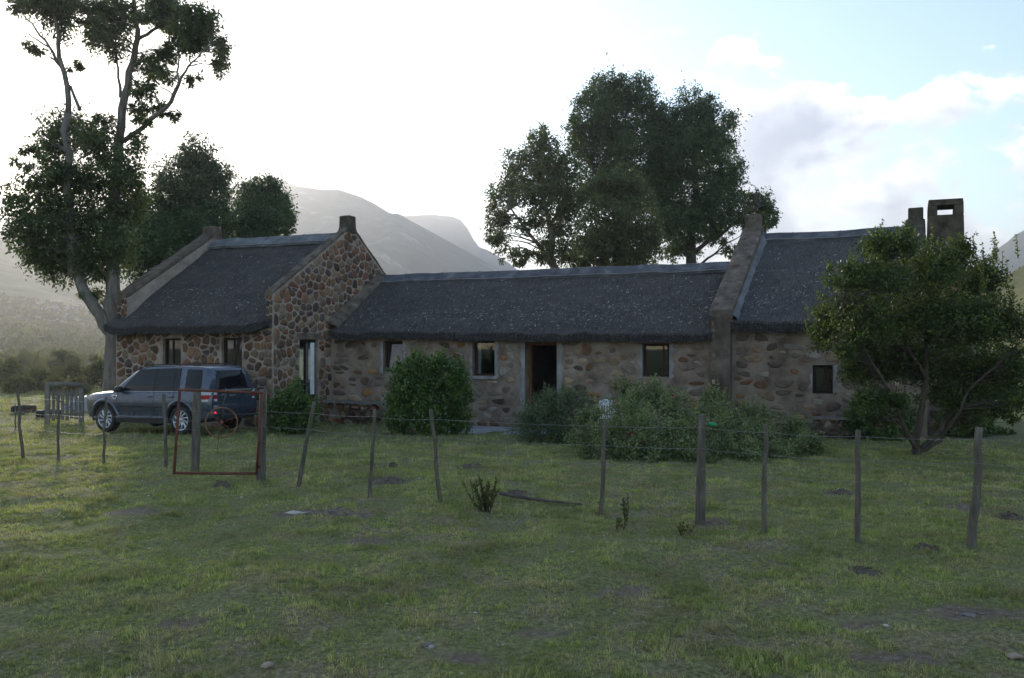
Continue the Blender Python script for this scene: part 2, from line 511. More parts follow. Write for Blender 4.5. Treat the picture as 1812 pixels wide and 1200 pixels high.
def haze_box():
    b = MB()
    b.box((0, 1500, 147.0), (5600, 4600, 300.0))
    o = b.build('haze', None, None)
    m = bpy.data.materials.new('valley_haze'); m.use_nodes = True
    nt = m.node_tree; nt.nodes.clear()
    out = nt.nodes.new('ShaderNodeOutputMaterial'); pv = nt.nodes.new('ShaderNodeVolumePrincipled')
    pv.inputs['Color'].default_value = (0.92, 0.94, 1.0, 1)
    pv.inputs['Density'].default_value = HAZE
    pv.inputs['Anisotropy'].default_value = 0.58
    nt.links.new(pv.outputs[0], out.inputs['Volume'])
    o.data.materials.append(m)
    tag(o, 'pale evening haze filling the valley', 'haze', kind='stuff')
    return o
HAZE = 0.00056
# ------------------------------------------------------------------ farmhouse: three joined wings
def unit(deg, perp=False):
    a = R(deg)
    return np.array([math.cos(a), -math.sin(a)])
TH_U, TH_V = 20.0, 27.0
U = np.array([math.cos(R(TH_U)), -math.sin(R(TH_U))])
Vd = np.array([math.sin(R(TH_V)), math.cos(R(TH_V))])
NF = np.array([-math.sin(R(TH_U)), -math.cos(R(TH_U))])      # outward from the fronts
NR = np.array([math.cos(R(TH_V)), -math.sin(R(TH_V))])       # outward from the right-hand gables
class Frame:
    def __init__(s, O, d, n): s.O = np.array(O, float); s.d = d; s.n = n
    def p(s, a, z, dep=0.0):
        q = s.O + s.d * a + s.n * dep
        return (q[0], q[1], z)
    def a(s, px):
        k = (px - HX) / FPX
        return (k * s.O[1] - s.O[0]) / (s.d[0] - k * s.d[1])
    def z(s, a, py):
        Y = (s.O + s.d * a)[1]
        return CAM_Z - (py - HY) / FPX * Y

M_mortar_l = simple('pale_mortar', [(0.3, (0.203, 0.158, 0.129)), (0.55, (0.333, 0.268, 0.222)), (0.75, (0.425, 0.351, 0.296))], 2.2, 0.95, 0.6, 30, 0.012, spec=0.1)
M_mortar_m = simple('grey_mortar', [(0.28, (0.104, 0.0781, 0.061)), (0.45, (0.201, 0.152, 0.12)), (0.6, (0.275, 0.217, 0.173)), (0.78, (0.403, 0.348, 0.299))], 1.9, 0.95, 0.7, 22, 0.014, spec=0.1)
M_cement = simple('weathered_cement', [(0.3, (0.055, 0.041, 0.031)), (0.48, (0.12, 0.094, 0.074)), (0.62, (0.165, 0.132, 0.105)), (0.78, (0.26, 0.22, 0.185))], 3.6, 0.95, 0.8, 22, 0.02, spec=0.1)
M_cement_d = simple('mossy_cement', [(0.3, (0.038, 0.031, 0.024)), (0.52, (0.082, 0.068, 0.050)), (0.66, (0.12, 0.098, 0.068)), (0.8, (0.18, 0.15, 0.10))], 3.4, 0.95, 0.9, 20, 0.02, spec=0.1)
M_ridge = simple('ridge_cement', [(0.3, (0.0936, 0.0975, 0.105)), (0.55, (0.156, 0.16, 0.172)), (0.75, (0.234, 0.234, 0.242))], 2.6, 0.9, 0.5, 18, 0.015, spec=0.15)
M_ridge_d = simple('dark_ridge_cement', [(0.3, (0.055, 0.055, 0.062)), (0.55, (0.10, 0.10, 0.112)), (0.78, (0.20, 0.20, 0.21))], 2.6, 0.9, 0.5, 18, 0.015, spec=0.15)
M_lime = simple('lime_plaster', [(0.3, (0.18, 0.165, 0.155)), (0.6, (0.30, 0.285, 0.28)), (0.78, (0.38, 0.37, 0.37))], 3.0, 0.95, 0.4, 26, 0.01, spec=0.1)
M_wood = simple('dark_timber', [(0.3, (0.018, 0.011, 0.008)), (0.6, (0.045, 0.026, 0.017)), (0.8, (0.075, 0.045, 0.028))], 3.0, 0.7, 0.4, 40, 0.006, stretch=(6, 6, 0.7))
M_wood_o = simple('oiled_timber', [(0.3, (0.09, 0.04, 0.015)), (0.7, (0.19, 0.085, 0.03))], 3.0, 0.6, 0.3, 40, 0.006, stretch=(6, 6, 0.7))
M_white = simple('white_paint', [(0.3, (0.55, 0.56, 0.58)), (0.7, (0.76, 0.77, 0.80))], 4, 0.6, 0.1, 30, 0.004)
M_cloth = simple('white_curtain', [(0.3, (0.3, 0.312, 0.336)), (0.7, (0.408, 0.42, 0.444))], 5, 0.9, 0.3, 14, 0.02, stretch=(6, 6, 0.3))
M_room = simple('dim_room', [(0.3, (0.10, 0.085, 0.07)), (0.7, (0.16, 0.14, 0.12))], 1.5, 0.95, 0.2, 10)
M_stain = simple('stained_mortar', [(0.3, (0.054, 0.042, 0.0336)), (0.5, (0.12, 0.0936, 0.0744)), (0.65, (0.18, 0.144, 0.114)), (0.8, (0.264, 0.222, 0.186))], 2.0, 0.95, 0.7, 22, 0.014, spec=0.1)
M_concrete = simple('concrete_slab', [(0.3, (0.24, 0.24, 0.25)), (0.7, (0.37, 0.37, 0.385))], 2.5, 0.9, 0.3, 30, 0.006, spec=0.15)
ST_L = [simple('brown_stone_%d' % i, s, 7, 0.9, 0.55, 24, 0.018, spec=0.15, objvar=0.3) for i, s in enumerate((
    [(0.3, (0.065, 0.040, 0.028)), (0.7, (0.15, 0.092, 0.062))],
    [(0.3, (0.055, 0.040, 0.038)), (0.7, (0.12, 0.082, 0.072))],
    [(0.3, (0.11, 0.062, 0.034)), (0.7, (0.23, 0.14, 0.078))],
    [(0.3, (0.10, 0.076, 0.054)), (0.7, (0.20, 0.15, 0.105))],
    [(0.3, (0.11, 0.050, 0.034)), (0.7, (0.22, 0.108, 0.070))],
    [(0.3, (0.13, 0.070, 0.042)), (0.7, (0.25, 0.145, 0.088))],
    [(0.3, (0.15, 0.105, 0.068)), (0.7, (0.27, 0.205, 0.145))],
    [(0.3, (0.075, 0.050, 0.038)), (0.7, (0.16, 0.105, 0.078))]))]
ST_M = [simple('field_stone_%d' % i, s, 6, 0.92, 0.55, 24, 0.018, spec=0.12, objvar=0.3) for i, s in enumerate((
    [(0.3, (0.16, 0.085, 0.040)), (0.7, (0.30, 0.17, 0.085))],
    [(0.3, (0.20, 0.135, 0.080)), (0.7, (0.34, 0.25, 0.165))],
    [(0.3, (0.065, 0.046, 0.038)), (0.7, (0.14, 0.098, 0.078))],
    [(0.3, (0.23, 0.165, 0.105)), (0.7, (0.38, 0.29, 0.20))],
    [(0.3, (0.10, 0.055, 0.035)), (0.7, (0.20, 0.105, 0.062))],
    [(0.3, (0.17, 0.150, 0.125)), (0.7, (0.30, 0.26, 0.22))],
    [(0.3, (0.12, 0.092, 0.070)), (0.7, (0.22, 0.172, 0.135))],
    [(0.3, (0.13, 0.10, 0.078)), (0.7, (0.24, 0.19, 0.15))],
    [(0.3, (0.075, 0.056, 0.045)), (0.7, (0.15, 0.115, 0.09))]))]

def glass_material():
    n = NT('window_glass')
    n.b.inputs['Base Color'].default_value = (0.9, 0.95, 0.95, 1)
    n.b.inputs['Roughness'].default_value = 0.02
    tr = n.nd('ShaderNodeBsdfTransparent'); tr.inputs[0].default_value = (0.86, 0.9, 0.9, 1)
    gl = n.nd('ShaderNodeBsdfGlossy'); gl.inputs['Roughness'].default_value = 0.015
    fr = n.nd('ShaderNodeLayerWeight'); fr.inputs[0].default_value = 0.5
    sch = n.math('ADD', n.math('MULTIPLY', n.math('POWER', fr.outputs['Facing'], 5.0), 0.93), 0.07)
    ms = n.nd('ShaderNodeMixShader'); n.L.new(sch, ms.inputs[0]); n.L.new(tr.outputs[0], ms.inputs[1]); n.L.new(gl.outputs[0], ms.inputs[2])
    n.L.new(ms.outputs[0], n.out.inputs[0])
    return n.mat
M_glass = glass_material()

def thatch_material(name, k=1.0):
    n = NT(name)
    g = n.nd('ShaderNodeAttribute', attribute_name='uvt')           # x along the eave, y up the slope, metres
    m1 = n.nd('ShaderNodeMapping'); n.L.new(g.outputs['Vector'], m1.inputs[0]); m1.inputs['Scale'].default_value = (30, 2.4, 1)
    m2 = n.nd('ShaderNodeMapping'); n.L.new(g.outputs['Vector'], m2.inputs[0]); m2.inputs['Scale'].default_value = (34, 26, 1)
    streak = n.noise(m1.outputs[0], 1.0, 5, 0.65)
    stub = n.noise(m2.outputs[0], 1.0, 4, 0.7)
    patch = n.noise(g.outputs['Vector'], 0.9, 5, 0.6)
    m3 = n.nd('ShaderNodeMapping'); n.L.new(g.outputs['Vector'], m3.inputs[0]); m3.inputs['Scale'].default_value = (0.8, 3.0, 1)
    band = n.noise(m3.outputs[0], 1.0, 4, 0.6, 0.4)
    a = n.math('ADD', n.math('MULTIPLY', streak, 0.5), n.math('ADD', n.math('MULTIPLY', stub, 0.3), n.math('MULTIPLY', band, 0.2)))
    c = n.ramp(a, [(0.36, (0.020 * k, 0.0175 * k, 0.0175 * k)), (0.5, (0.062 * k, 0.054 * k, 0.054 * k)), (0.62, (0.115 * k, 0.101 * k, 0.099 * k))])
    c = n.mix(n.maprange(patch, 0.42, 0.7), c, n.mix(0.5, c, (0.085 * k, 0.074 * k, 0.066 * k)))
    b = n.bump(streak, 0.6, 0.03)
    b = n.bump(stub, 0.9, 0.045, b)
    return n.fin(c, 0.95, b, 0, 0.1)
M_thatch = thatch_material('weathered_thatch', 1.4)
M_cut_shade = thatch_material('shaded_reed_ends', 0.75)  # thatch darkened at the cut eave and underside: shade painted into the colour
M_straw = leaf_mat('thatch_straw', [(0.0, (0.0297, 0.0284, 0.0281)), (0.5, (0.0878, 0.081, 0.0765)), (0.9, (0.162, 0.149, 0.134)), (1.0, (0.257, 0.236, 0.204))], 0.95, 0.0, spec=0.1)
M_litter = leaf_mat('dry_leaf_litter', [(0.0, (0.16, 0.14, 0.11)), (0.6, (0.34, 0.32, 0.29)), (1.0, (0.52, 0.51, 0.50))], 0.8, 0.1)

def wall(name, fr, top, z0, openings, thick, mat, parent, room=True):
    """a wall of real thickness with cut openings; top = list of (a, z)"""
    A = sorted(set([p[0] for p in top] + [o[0] for o in openings] + [o[1] for o in openings]))
    ta = [p[0] for p in top]; tz = [p[1] for p in top]
    zt = lambda a: float(np.interp(a, ta, tz))
    b = MB()
    def q(a0, za0, za1, a1, zb0, zb1, dep, flip, mi):
        vs = [fr.p(a0, za0, dep), fr.p(a1, zb0, dep), fr.p(a1, zb1, dep), fr.p(a0, za1, dep)]
        b.add(vs, [(0, 1, 2, 3) if not flip else (3, 2, 1, 0)], mi)
    for a0, a1 in zip(A[:-1], A[1:]):
        mid = (a0 + a1) / 2
        segs = []; z = None
        ops = sorted([o for o in openings if o[0] <= mid <= o[1]], key=lambda o: o[2])
        lo = (z0, z0)
        for o in ops:
            segs.append((lo, (o[2], o[2]))); lo = (o[3], o[3])
        segs.append((lo, (zt(a0), zt(a1))))
        for (l0, l1), (h0, h1) in segs:
            q(a0, l0, h0, a1, l1, h1, 0, False, 0); q(a0, l0, h0, a1, l1, h1, -thick, True, 1 if room else 0)
        for o in ops:
            for zz in (o[2], o[3]):
                b.add([fr.p(a0, zz, 0), fr.p(a1, zz, 0), fr.p(a1, zz, -thick), fr.p(a0, zz, -thick)], [(0, 1, 2, 3)])
        b.add([fr.p(a0, zt(a0), 0), fr.p(a1, zt(a1), 0), fr.p(a1, zt(a1), -thick), fr.p(a0, zt(a0), -thick)], [(0, 1, 2, 3)])
    for o in openings:
        for a in o[:2]:
            b.add([fr.p(a, o[2], 0), fr.p(a, o[3], 0), fr.p(a, o[3], -thick), fr.p(a, o[2], -thick)], [(0, 1, 2, 3)])
    for a in (A[0], A[-1]):
        b.add([fr.p(a, z0, 0), fr.p(a, zt(a), 0), fr.p(a, zt(a), -thick), fr.p(a, z0, -thick)], [(0, 1, 2, 3)])
    return b.build(name, [mat, M_room], parent)

def clip(poly, nx, ny, c):
    """keep nx*x + ny*y <= c"""
    out = []
    for i in range(len(poly)):
        p, q = poly[i], poly[(i + 1) % len(poly)]
        dp = nx * p[0] + ny * p[1] - c; dq = nx * q[0] + ny * q[1] - c
        if dp <= 0: out.append(p)
        if (dp < 0 < dq) or (dq < 0 < dp):
            t = dp / (dp - dq); out.append((p[0] + t * (q[0] - p[0]), p[1] + t * (q[1] - p[1])))
    return out
def area_c(poly):
    a = cx = cy = 0
    for i in range(len(poly)):
        x0, y0 = poly[i]; x1, y1 = poly[(i + 1) % len(poly)]; w = x0 * y1 - x1 * y0
        a += w; cx += (x0 + x1) * w; cy += (y0 + y1) * w
    if abs(a) < 1e-9: return 0, poly[0][0], poly[0][1]
    return abs(a) / 2, cx / (3 * a), cy / (3 * a)

def stone_cells(region, spacing, aspect, openings, skip, rng, jitter=0.42, lloyd=1):
    """irregular cells filling a convex wall region, cut back from openings"""
    k = aspect
    reg = [(a / k, z) for a, z in region]
    xs = [p[0] for p in reg]; zs = [p[1] for p in reg]
    pts = []; row = 0; z = min(zs)
    while z < max(zs) + spacing:
        x = min(xs) + (spacing / 2 if row % 2 else 0)
        while x < max(xs) + spacing:
            pts.append([x + rng.uniform(-jitter, jitter) * spacing, z + rng.uniform(-jitter, jitter) * spacing]); x += spacing
        z += spacing * 0.88; row += 1
    def inside(p):
        n = len(reg); s = 0
        for i in range(n):
            c = (reg[(i + 1) % n][0] - reg[i][0]) * (p[1] - reg[i][1]) - (reg[(i + 1) % n][1] - reg[i][1]) * (p[0] - reg[i][0])
            if c > 1e-9: s |= 1
            elif c < -1e-9: s |= 2
        return s != 3
    pts = np.array([p for p in pts if inside(p)])
    for it in range(lloyd + 1):
        cells = []
        for i, p in enumerate(pts):
            d = np.hypot(*(pts - p).T)
            nb = np.argsort(d)[1:22]
            poly = list(reg)
            for j in nb:
                q = pts[j]; n = q - p; c = (n * (p + q) / 2).sum()
                poly = clip(poly, n[0], n[1], c)
                if len(poly) < 3: break
            cells.append(poly)
        if it < lloyd:
            for i, c in enumerate(cells):
                if len(c) >= 3:
                    a, cx, cy = area_c(c); pts[i] = 0.45 * pts[i] + 0.55 * np.array([cx, cy])
    out = []
    for p, poly in zip(pts, cells):
        poly = [(x * k, z) for x, z in poly]; c = (p[0] * k, p[1])
        if len(poly) < 3 or skip(*c): continue
        ok = True
        for o in openings:
            if o[0] < c[0] < o[1] and o[2] < c[1] < o[3]: ok = False; break
            if max(q[0] for q in poly) > o[0] and min(q[0] for q in poly) < o[1] and max(q[1] for q in poly) > o[2] and min(q[1] for q in poly) < o[3]:
                g = [(o[0] - c[0], (1, 0, o[0])), (c[0] - o[1], (-1, 0, -o[1])), (o[2] - c[1], (0, 1, o[2])), (c[1] - o[3], (0, -1, -o[3]))]
                poly = clip(poly, *max(g, key=lambda t: t[0])[1])
                if len(poly) < 3: ok = False; break
        if ok: out.append(poly)
    return out

def stone_mesh(fr, poly, gap, depth, rng, shrink=1.0, rough=0.0, soft=False):
    a, cx, cz = area_c(poly)
    r = math.sqrt(a / math.pi)
    if r < gap * 1.4: return None
    k = max(0.3, 1 - gap / r) * shrink
    q = [(cx + (x - cx) * k, cz + (z - cz) * k) for x, z in poly]
    # drop very short edges, then round the corners
    q = [p for i, p in enumerate(q) if math.hypot(p[0] - q[i - 1][0], p[1] - q[i - 1][1]) > r * 0.22] or q
    if len(q) < 3: return None
    ring = []
    for i in range(len(q)):
        p0, p1 = q[i], q[(i + 1) % len(q)]
        for t in (0.24, 0.76):
            ring.append((p0[0] + (p1[0] - p0[0]) * t + rng.normal(0, rough * r), p0[1] + (p1[1] - p0[1]) * t + rng.normal(0, rough * r)))
    if soft:
        r2 = []
        for i in range(len(ring)):
            p0, p1 = ring[i], ring[(i + 1) % len(ring)]; r2.append(((p0[0] + p1[0]) / 2, (p0[1] + p1[1]) / 2))
        ring = r2
    n = len(ring)
    tx, tz = rng.normal(0, 0.12, 2)
    def lift(x, z, d): return d * (1 + tx * (x - cx) / r + tz * (z - cz) / r)
    vs = [fr.p(x, z, -0.012) for x, z in ring]
    for s, d in ((0.93, 0.75), (0.70, 1.08)):
        vs += [fr.p(cx + (x - cx) * s, cz + (z - cz) * s, lift(x, z, depth * d)) for x, z in ring]
    fs = []
    for l in range(2):
        for i in range(n):
            fs.append((l * n + i, l * n + (i + 1) % n, (l + 1) * n + (i + 1) % n, (l + 1) * n + i))
    fs.append(tuple(range(2 * n, 3 * n)))
    return vs, fs, a * k * k

def lay_stones(jobs, parents, mats, limit, rng, name='stone'):
    """jobs: (parent index, verts, faces, area); the largest become parts, the rest one stuff part"""
    jobs = sorted(jobs, key=lambda j: -j[3])
    for pi, vs, fs, a in jobs[:limit]:
        MB().add(vs, fs).build(name, mats[int(rng.integers(len(mats)))], parents[pi], True)
    rest = jobs[limit:]
    for pi in set(j[0] for j in rest):
        b = MB()
        for j in rest:
            if j[0] == pi: b.add(j[1], j[2], int(rng.integers(len(mats))))
        tag(b.build('small_rubble', mats, parents[pi], True), kind='stuff')

def thatch(name, O, t0, t1, ov, s_r, z_e, z_r, parent, seed, thick=0.24, back=1.0, round0=0.0, round1=0.0, nv=26, z_e1=None, skew0=0.0):
    """thatch from the eave over the ridge to the back eave; O is the front wall foot at t = 0"""
    z_e1 = z_e if z_e1 is None else z_e1
    nt = int((t1 - t0) / 0.11) + 1
    T = np.linspace(t0, t1, nt)
    rows = []; uv = []
    for t in T:
        w = (t - t0) / (t1 - t0)
        ze = z_e + (z_e1 - z_e) * w
        cut = round0 * (1 - ss(0, 0.55, t - t0)) + round1 * (1 - ss(0, 0.55, t1 - t))
        o = ov - cut * 0.55
        e0 = ze + cut * 0.30
        prof = [(0.25, e0 + 0.16), (-o + 0.26, e0 + 0.02), (-o + 0.07, e0), (-o + .03, e0 + 0.02), (-o, e0 + thick * 0.80), (-o + 0.03, e0 + thick * 0.96)]
        s0, q0 = -o + 0.10, e0 + thick
        for i in range(nv + 1):
            f = i / nv
            s = s0 + (s_r - s0) * f; z = q0 + (z_r - q0) * f + 0.05 * math.sin(math.pi * f)
            prof.append((s, z))
        nb = 8
        for i in range(1, nb + 1):
            f = i / nb; prof.append((s_r + (s_r + ov) * back * f, z_r + (z_e - z_r) * f))
        prof.append((s_r + (s_r + ov * 0.5) * back, z_e - 0.05))
        row = []; ru = []; L = 0; last = None
        for i, (s, z) in enumerate(prof):
            if last is not None: L += math.hypot(s - last[0], z - last[1])
            last = (s, z)
            tt = t + skew0 * (1 - w) * max(0, 1 - (s + ov) / (s_r + ov))
            p = O + U * tt + Vd * s
            row.append([p[0], p[1], z]); ru.append([t, L, 0])
        rows.append(row); uv.append(ru)
    rows = np.array(rows); uv = np.array(uv)
    nn = (fbm(uv[..., 0] * 1.1, uv[..., 1] * 1.1 + seed, seed, 4) - 0.5) * 0.09 + (fbm(uv[..., 0] * 7, uv[..., 1] * 5, seed + 3, 3) - 0.5) * 0.05
    edge = (fbm(uv[..., 0] * 2.2, uv[..., 1] * 0 + 3, seed + 9, 3) - 0.5) * 0.07
    rows[..., 2] += nn
    rows[:, :6, 2] += edge[:, :6]
    b = MB(); b.grid(rows, flip=False)
    b.add(rows[0], [tuple(range(len(rows[0])))]); b.add(rows[-1], [tuple(range(len(rows[-1])))[::-1]])
    o = b.build(name, [M_thatch, M_cut_shade], parent, True, sharp=38)
    me = o.data
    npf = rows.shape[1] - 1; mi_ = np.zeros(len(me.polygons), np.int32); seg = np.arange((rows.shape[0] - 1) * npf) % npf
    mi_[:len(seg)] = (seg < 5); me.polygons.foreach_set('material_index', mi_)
    at = me.attributes.new('uvt', 'FLOAT_VECTOR', 'POINT')
    full = np.concatenate([uv.reshape(-1, 3), uv[0], uv[-1]]).astype(np.float32)
    at.data.foreach_set('vector', full.reshape(-1))
    # cut straw ends lying on the slope and hanging at the eave
    rng = np.random.default_rng(seed)
    sl = rows[:, 6:6 + nv + 1]
    n = int((t1 - t0) * 1500)
    def pick(n, vlo, vhi, S):
        a = rng.uniform(0, S.shape[0] - 1.001, n); c = rng.uniform(vlo, vhi, n) * (S.shape[1] - 1.001)
        i = a.astype(int); j = c.astype(int); fa = (a - i)[:, None]; fc = (c - j)[:, None]
        return (S[i, j] * (1 - fa) + S[i + 1, j] * fa) * (1 - fc) + (S[i, j + 1] * (1 - fa) + S[i + 1, j + 1] * fa) * fc
    down = np.array([-Vd[0] * 0.81, -Vd[1] * 0.81, -0.58]); nrm = np.array([-Vd[0] * .58, -Vd[1] * .58, 0.81]); al = np.array([U[0], U[1], 0])
    def straws(p, ln, wd, lift, drn=down, spread=0.35):
        k = len(p)
        d = drn + al * rng.normal(0, spread, k)[:, None] + nrm * rng.uniform(0, lift, k)[:, None]
        d /= np.linalg.norm(d, axis=1)[:, None]
        l = rng.uniform(*ln, k)[:, None]; w = al * wd
        base = p + nrm * 0.004
        return np.stack([base - w, base + w, base + w * 0.5 + d * l, base - w * 0.5 + d * l], 1)
    S1 = straws(pick(n, 0, 0.96, sl), (0.05, 0.13), 0.005, 0.22)
    ev = rows[:, 2:6]
    S2 = straws(pick(int((t1 - t0) * 260), 0, 1, ev), (0.02, 0.05), 0.006, 0.12, np.array([-Vd[0] * .35, -Vd[1] * .35, -0.9]))
    S = np.concatenate([S1, S2])
    tag(quads_mesh('straw', S, M_straw, o, rng.random(len(S)) ** 1.3), kind='stuff')
    # pale fallen leaves and twigs caught in the thatch, thicker in the lower half
    n = int((t1 - t0) * 75)
    vv = np.where(rng.random(n) < 0.7, rng.beta(2.4, 6.5, n), rng.random(n))
    a = rng.uniform(0, sl.shape[0] - 1.001, n); i = a.astype(int); j = np.clip((vv * nv).astype(int), 0, nv - 1)
    base = sl[i, j] + (sl[i, j + 1] - sl[i, j]) * rng.random(n)[:, None] + al * rng.uniform(-0.06, 0.06, n)[:, None] + nrm * 0.012
    ang = rng.uniform(0, math.pi, n); d = al * np.cos(ang)[:, None] - down * np.sin(ang)[:, None] + nrm * rng.normal(0, .15, n)[:, None]
    e = np.cross(nrm, d); l = rng.uniform(0.02, 0.075, n)[:, None]; w = rng.uniform(0.006, 0.014, n)[:, None]
    Q = np.stack([base - d * l, base + e * w, base + d * l, base - e * w], 1)
    tag(quads_mesh('leaf_litter', Q, M_litter, o, rng.random(n)), kind='stuff')
    return o, rows

def ridge_cap(O, t0, t1, s_r, z_r, pitch, parent, mat, wid=0.5, seed=1, lip=M_lime):
    """cement ridge: a rounded saddle over the thatch with a pale drip edge"""
    T = np.arange(t0, t1 + 0.001, 0.15); rows = []
    m = math.tan(pitch)
    for t in T:
        w = float((fbm(t * 1.5, 2.0, seed, 3) - 0.5) * 0.05 + (fbm(t * .4, 1.0, seed + 2, 2) - .5) * .06)
        prof = [(-wid - .01, -wid * m + 0.0), (-wid - .02, -wid * m + 0.085), (-wid * .7, -wid * .7 * m + 0.13), (-wid * .35, -wid * .33 * m + 0.12), (-0.1, 0.075), (0, 0.095), (0.1, 0.07), (wid * .5, -wid * .5 * m + 0.11), (wid, -wid * m + 0.06), (wid, -wid * m - .03)]
        row = []
        for s, z in prof:
            p = O + U * t + Vd * (s_r + s); row.append([p[0], p[1], z_r + z + w])
        rows.append(row)
    b = MB(); b.grid(rows); b.add(rows[0], [tuple(range(len(rows[0])))]); b.add(rows[-1], [tuple(range(len(rows[0])))[::-1]])
    o = b.build('ridge_capping', mat, parent, True, sharp=45)
    e = MB(); rr = np.array(rows)
    off = np.array([-Vd[0] * .012, -Vd[1] * .012, -0.004])
    e.tube([tuple(p + off) for p in rr[:, 1]], 0.011, 6)
    e.build('drip_edge', lip, o, True)
    # seams between the cast lengths
    for t in np.arange(t0 + 0.9, t1 - 0.4, 1.35):
        i = int((t - t0) / 0.15)
        sm = MB(); sm.tube([tuple(p + np.array([0, 0, 0.004])) for p in rr[i, 1:9]], 0.012, 5); sm.build('seam', mat, o, True)
    return o

def coping(pts_s, fr, t_dep, wid, hgt, parent, mat, name='coping', seed=0, over=0.0):
    """cement coping along a gable: pts_s (a, z) of its underside; runs from the outer face inwards by wid"""
    b = MB(); rows = []; rg = np.random.default_rng(seed)
    P_ = []
    for (a0, z0), (a1, z1) in zip(pts_s[:-1], pts_s[1:]):
        k = max(2, int(abs(a1 - a0) / 0.22))
        for i in range(k): P_.append((a0 + (a1 - a0) * i / k, z0 + (z1 - z0) * i / k))
    P_.append(pts_s[-1])
    for a, z in P_:
        j = rg.normal(0, 0.012, 4)
        rows.append([fr.p(a, z + j[0] * .5, t_dep + over + j[1] * .5), fr.p(a, z + hgt * .7 + j[0], t_dep + over + j[1] * .4), fr.p(a, z + hgt + j[0], t_dep + over - 0.06), fr.p(a, z + hgt + j[2], t_dep - wid + 0.06 - over),
                     fr.p(a, z + hgt * .7 + j[2], t_dep - wid - over), fr.p(a, z + j[2] * .5 - .18, t_dep - wid - over)])
    b.grid(rows); b.add(rows[0], [tuple(range(6))]); b.add(rows[-1], [tuple(range(6))[::-1]])
    return b.build(name, mat, parent, True, sharp=35, fix=True)

def window(fr, o, parent, dep=0.16, mat=None, glass=True, mull=(), bar=(), fw=0.06, sill=None, name='window', curtain=None, tilt=0.0):
    mat = mat or M_wood
    a0, a1, z0, z1 = o
    b = MB()
    def bar_(aa, ab, za, zb, d0=dep, d1=None):
        d1 = dep + 0.07 if d1 is None else d1
        b.hexa([fr.p(aa, za, -d1), fr.p(ab, za, -d1), fr.p(ab, za, -d0), fr.p(aa, za, -d0), fr.p(aa, zb, -d1), fr.p(ab, zb, -d1), fr.p(ab, zb, -d0), fr.p(aa, zb, -d0)])
    e = 0.004
    bar_(a0 + e, a0 + fw, z0 + e, z1 - e); bar_(a1 - fw, a1 - e, z0 + e, z1 - e)
    bar_(a0 + fw, a1 - fw, z0 + e, z0 + fw); bar_(a0 + fw, a1 - fw, z1 - fw, z1 - e)
    for m in mull: bar_(a0 + (a1 - a0) * m - .02, a0 + (a1 - a0) * m + .02, z0 + fw, z1 - fw, dep + .01, dep + .06)
    for m in bar: bar_(a0 + fw, a1 - fw, z0 + (z1 - z0) * m - .018, z0 + (z1 - z0) * m + .018, dep + .012, dep + .058)
    w = b.build(name, mat, parent)
    if glass:
        g = MB(); d = dep + 0.035
        cuts_a = [a0 + fw] + [a0 + (a1 - a0) * m for m in mull] + [a1 - fw]; cuts_z = [z0 + fw] + [z0 + (z1 - z0) * m for m in bar] + [z1 - fw]
        for i in range(len(cuts_a) - 1):
            for j in range(len(cuts_z) - 1):
                gg = MB(); aa, ab = cuts_a[i] + .012, cuts_a[i + 1] - .012; za, zb = cuts_z[j] + .012, cuts_z[j + 1] - .012
                gg.hexa([fr.p(aa, za, -d - .004), fr.p(ab, za, -d - .004), fr.p(ab, za, -d), fr.p(aa, za, -d), fr.p(aa, zb, -d - .004 - tilt), fr.p(ab, zb, -d - .004 - tilt), fr.p(ab, zb, -d - tilt), fr.p(aa, zb, -d - tilt)])
                gg.build('pane', M_glass, w)
    if sill is not None:
        s = MB(); s.hexa([fr.p(a0 - .07, z0 - .10, -dep), fr.p(a1 + .07, z0 - .10, -dep), fr.p(a1 + .07, z0 - .10, .05), fr.p(a0 - .07, z0 - .10, .05), fr.p(a0 - .07, z0, -dep), fr.p(a1 + .07, z0, -dep), fr.p(a1 + .07, z0 - .02, .05), fr.p(a0 - .07, z0 - .02, .05)])
        s.build('sill', sill, w, bevel=0.01)
    if curtain is not None:
        ca, cb = curtain
        c = MB(); rows = []
        for i in range(22):
            f = i / 21; aa = a0 + (a1 - a0) * (ca + (cb - ca) * f); dd = dep + .13 + .02 * math.sin(i * 1.5)
            rows.append([fr.p(aa, z1, -dd), fr.p(aa, (z0 + z1) / 2, -dd - .01), fr.p(aa, z0 + .02, -dd)])
        c.grid(rows); c.build('curtain', M_cloth, w, True)
    return w

rs = np.random.default_rng(21)
# ---------------- left cottage
C = np.array([-6.825, 22.3]); LL = 5.85; SR = 3.52; SD = 7.04; ZB = -0.7
cottage = thing('stone_cottage', 'gabled cottage of brown rubble stone with dark thatch at the left', 'cottage', (float(C[0] - U[0] * 3), float(C[1] - U[1] * 3), -0.3))
fL = Frame(C - U * LL, U, NF)            # front wall, a = 0 at its left end
fG = Frame(C, Vd, NR)                    # right gable, a = depth
fGl = Frame(C - U * (LL - 0.45), Vd, NR)   # left gable's inner face
fBk = Frame(C - U * LL + Vd * SD, U, -NF)
w1 = (fL.a(288), fL.a(320), 1.05, 2.33); w2 = (fL.a(392), fL.a(428), 1.05, 2.33)
d1 = (fG.a(530), fG.a(563), -0.30, fG.z(fG.a(546), 601))
bkw = (LL - 5.35, LL - 4.05, 0.75, 2.05)
wl = wall('front_wall', fL, [(0, 2.62), (LL - 0.26, 2.62)], ZB, [w1, w2], 0.42, M_mortar_l, cottage)
gtop = [(0, 3.58), (SR, 5.98), (5.04, 4.80), (SD, 3.24)]
wg = wall('gable_wall', fG, gtop, ZB, [d1], 0.26, M_mortar_l, cottage)
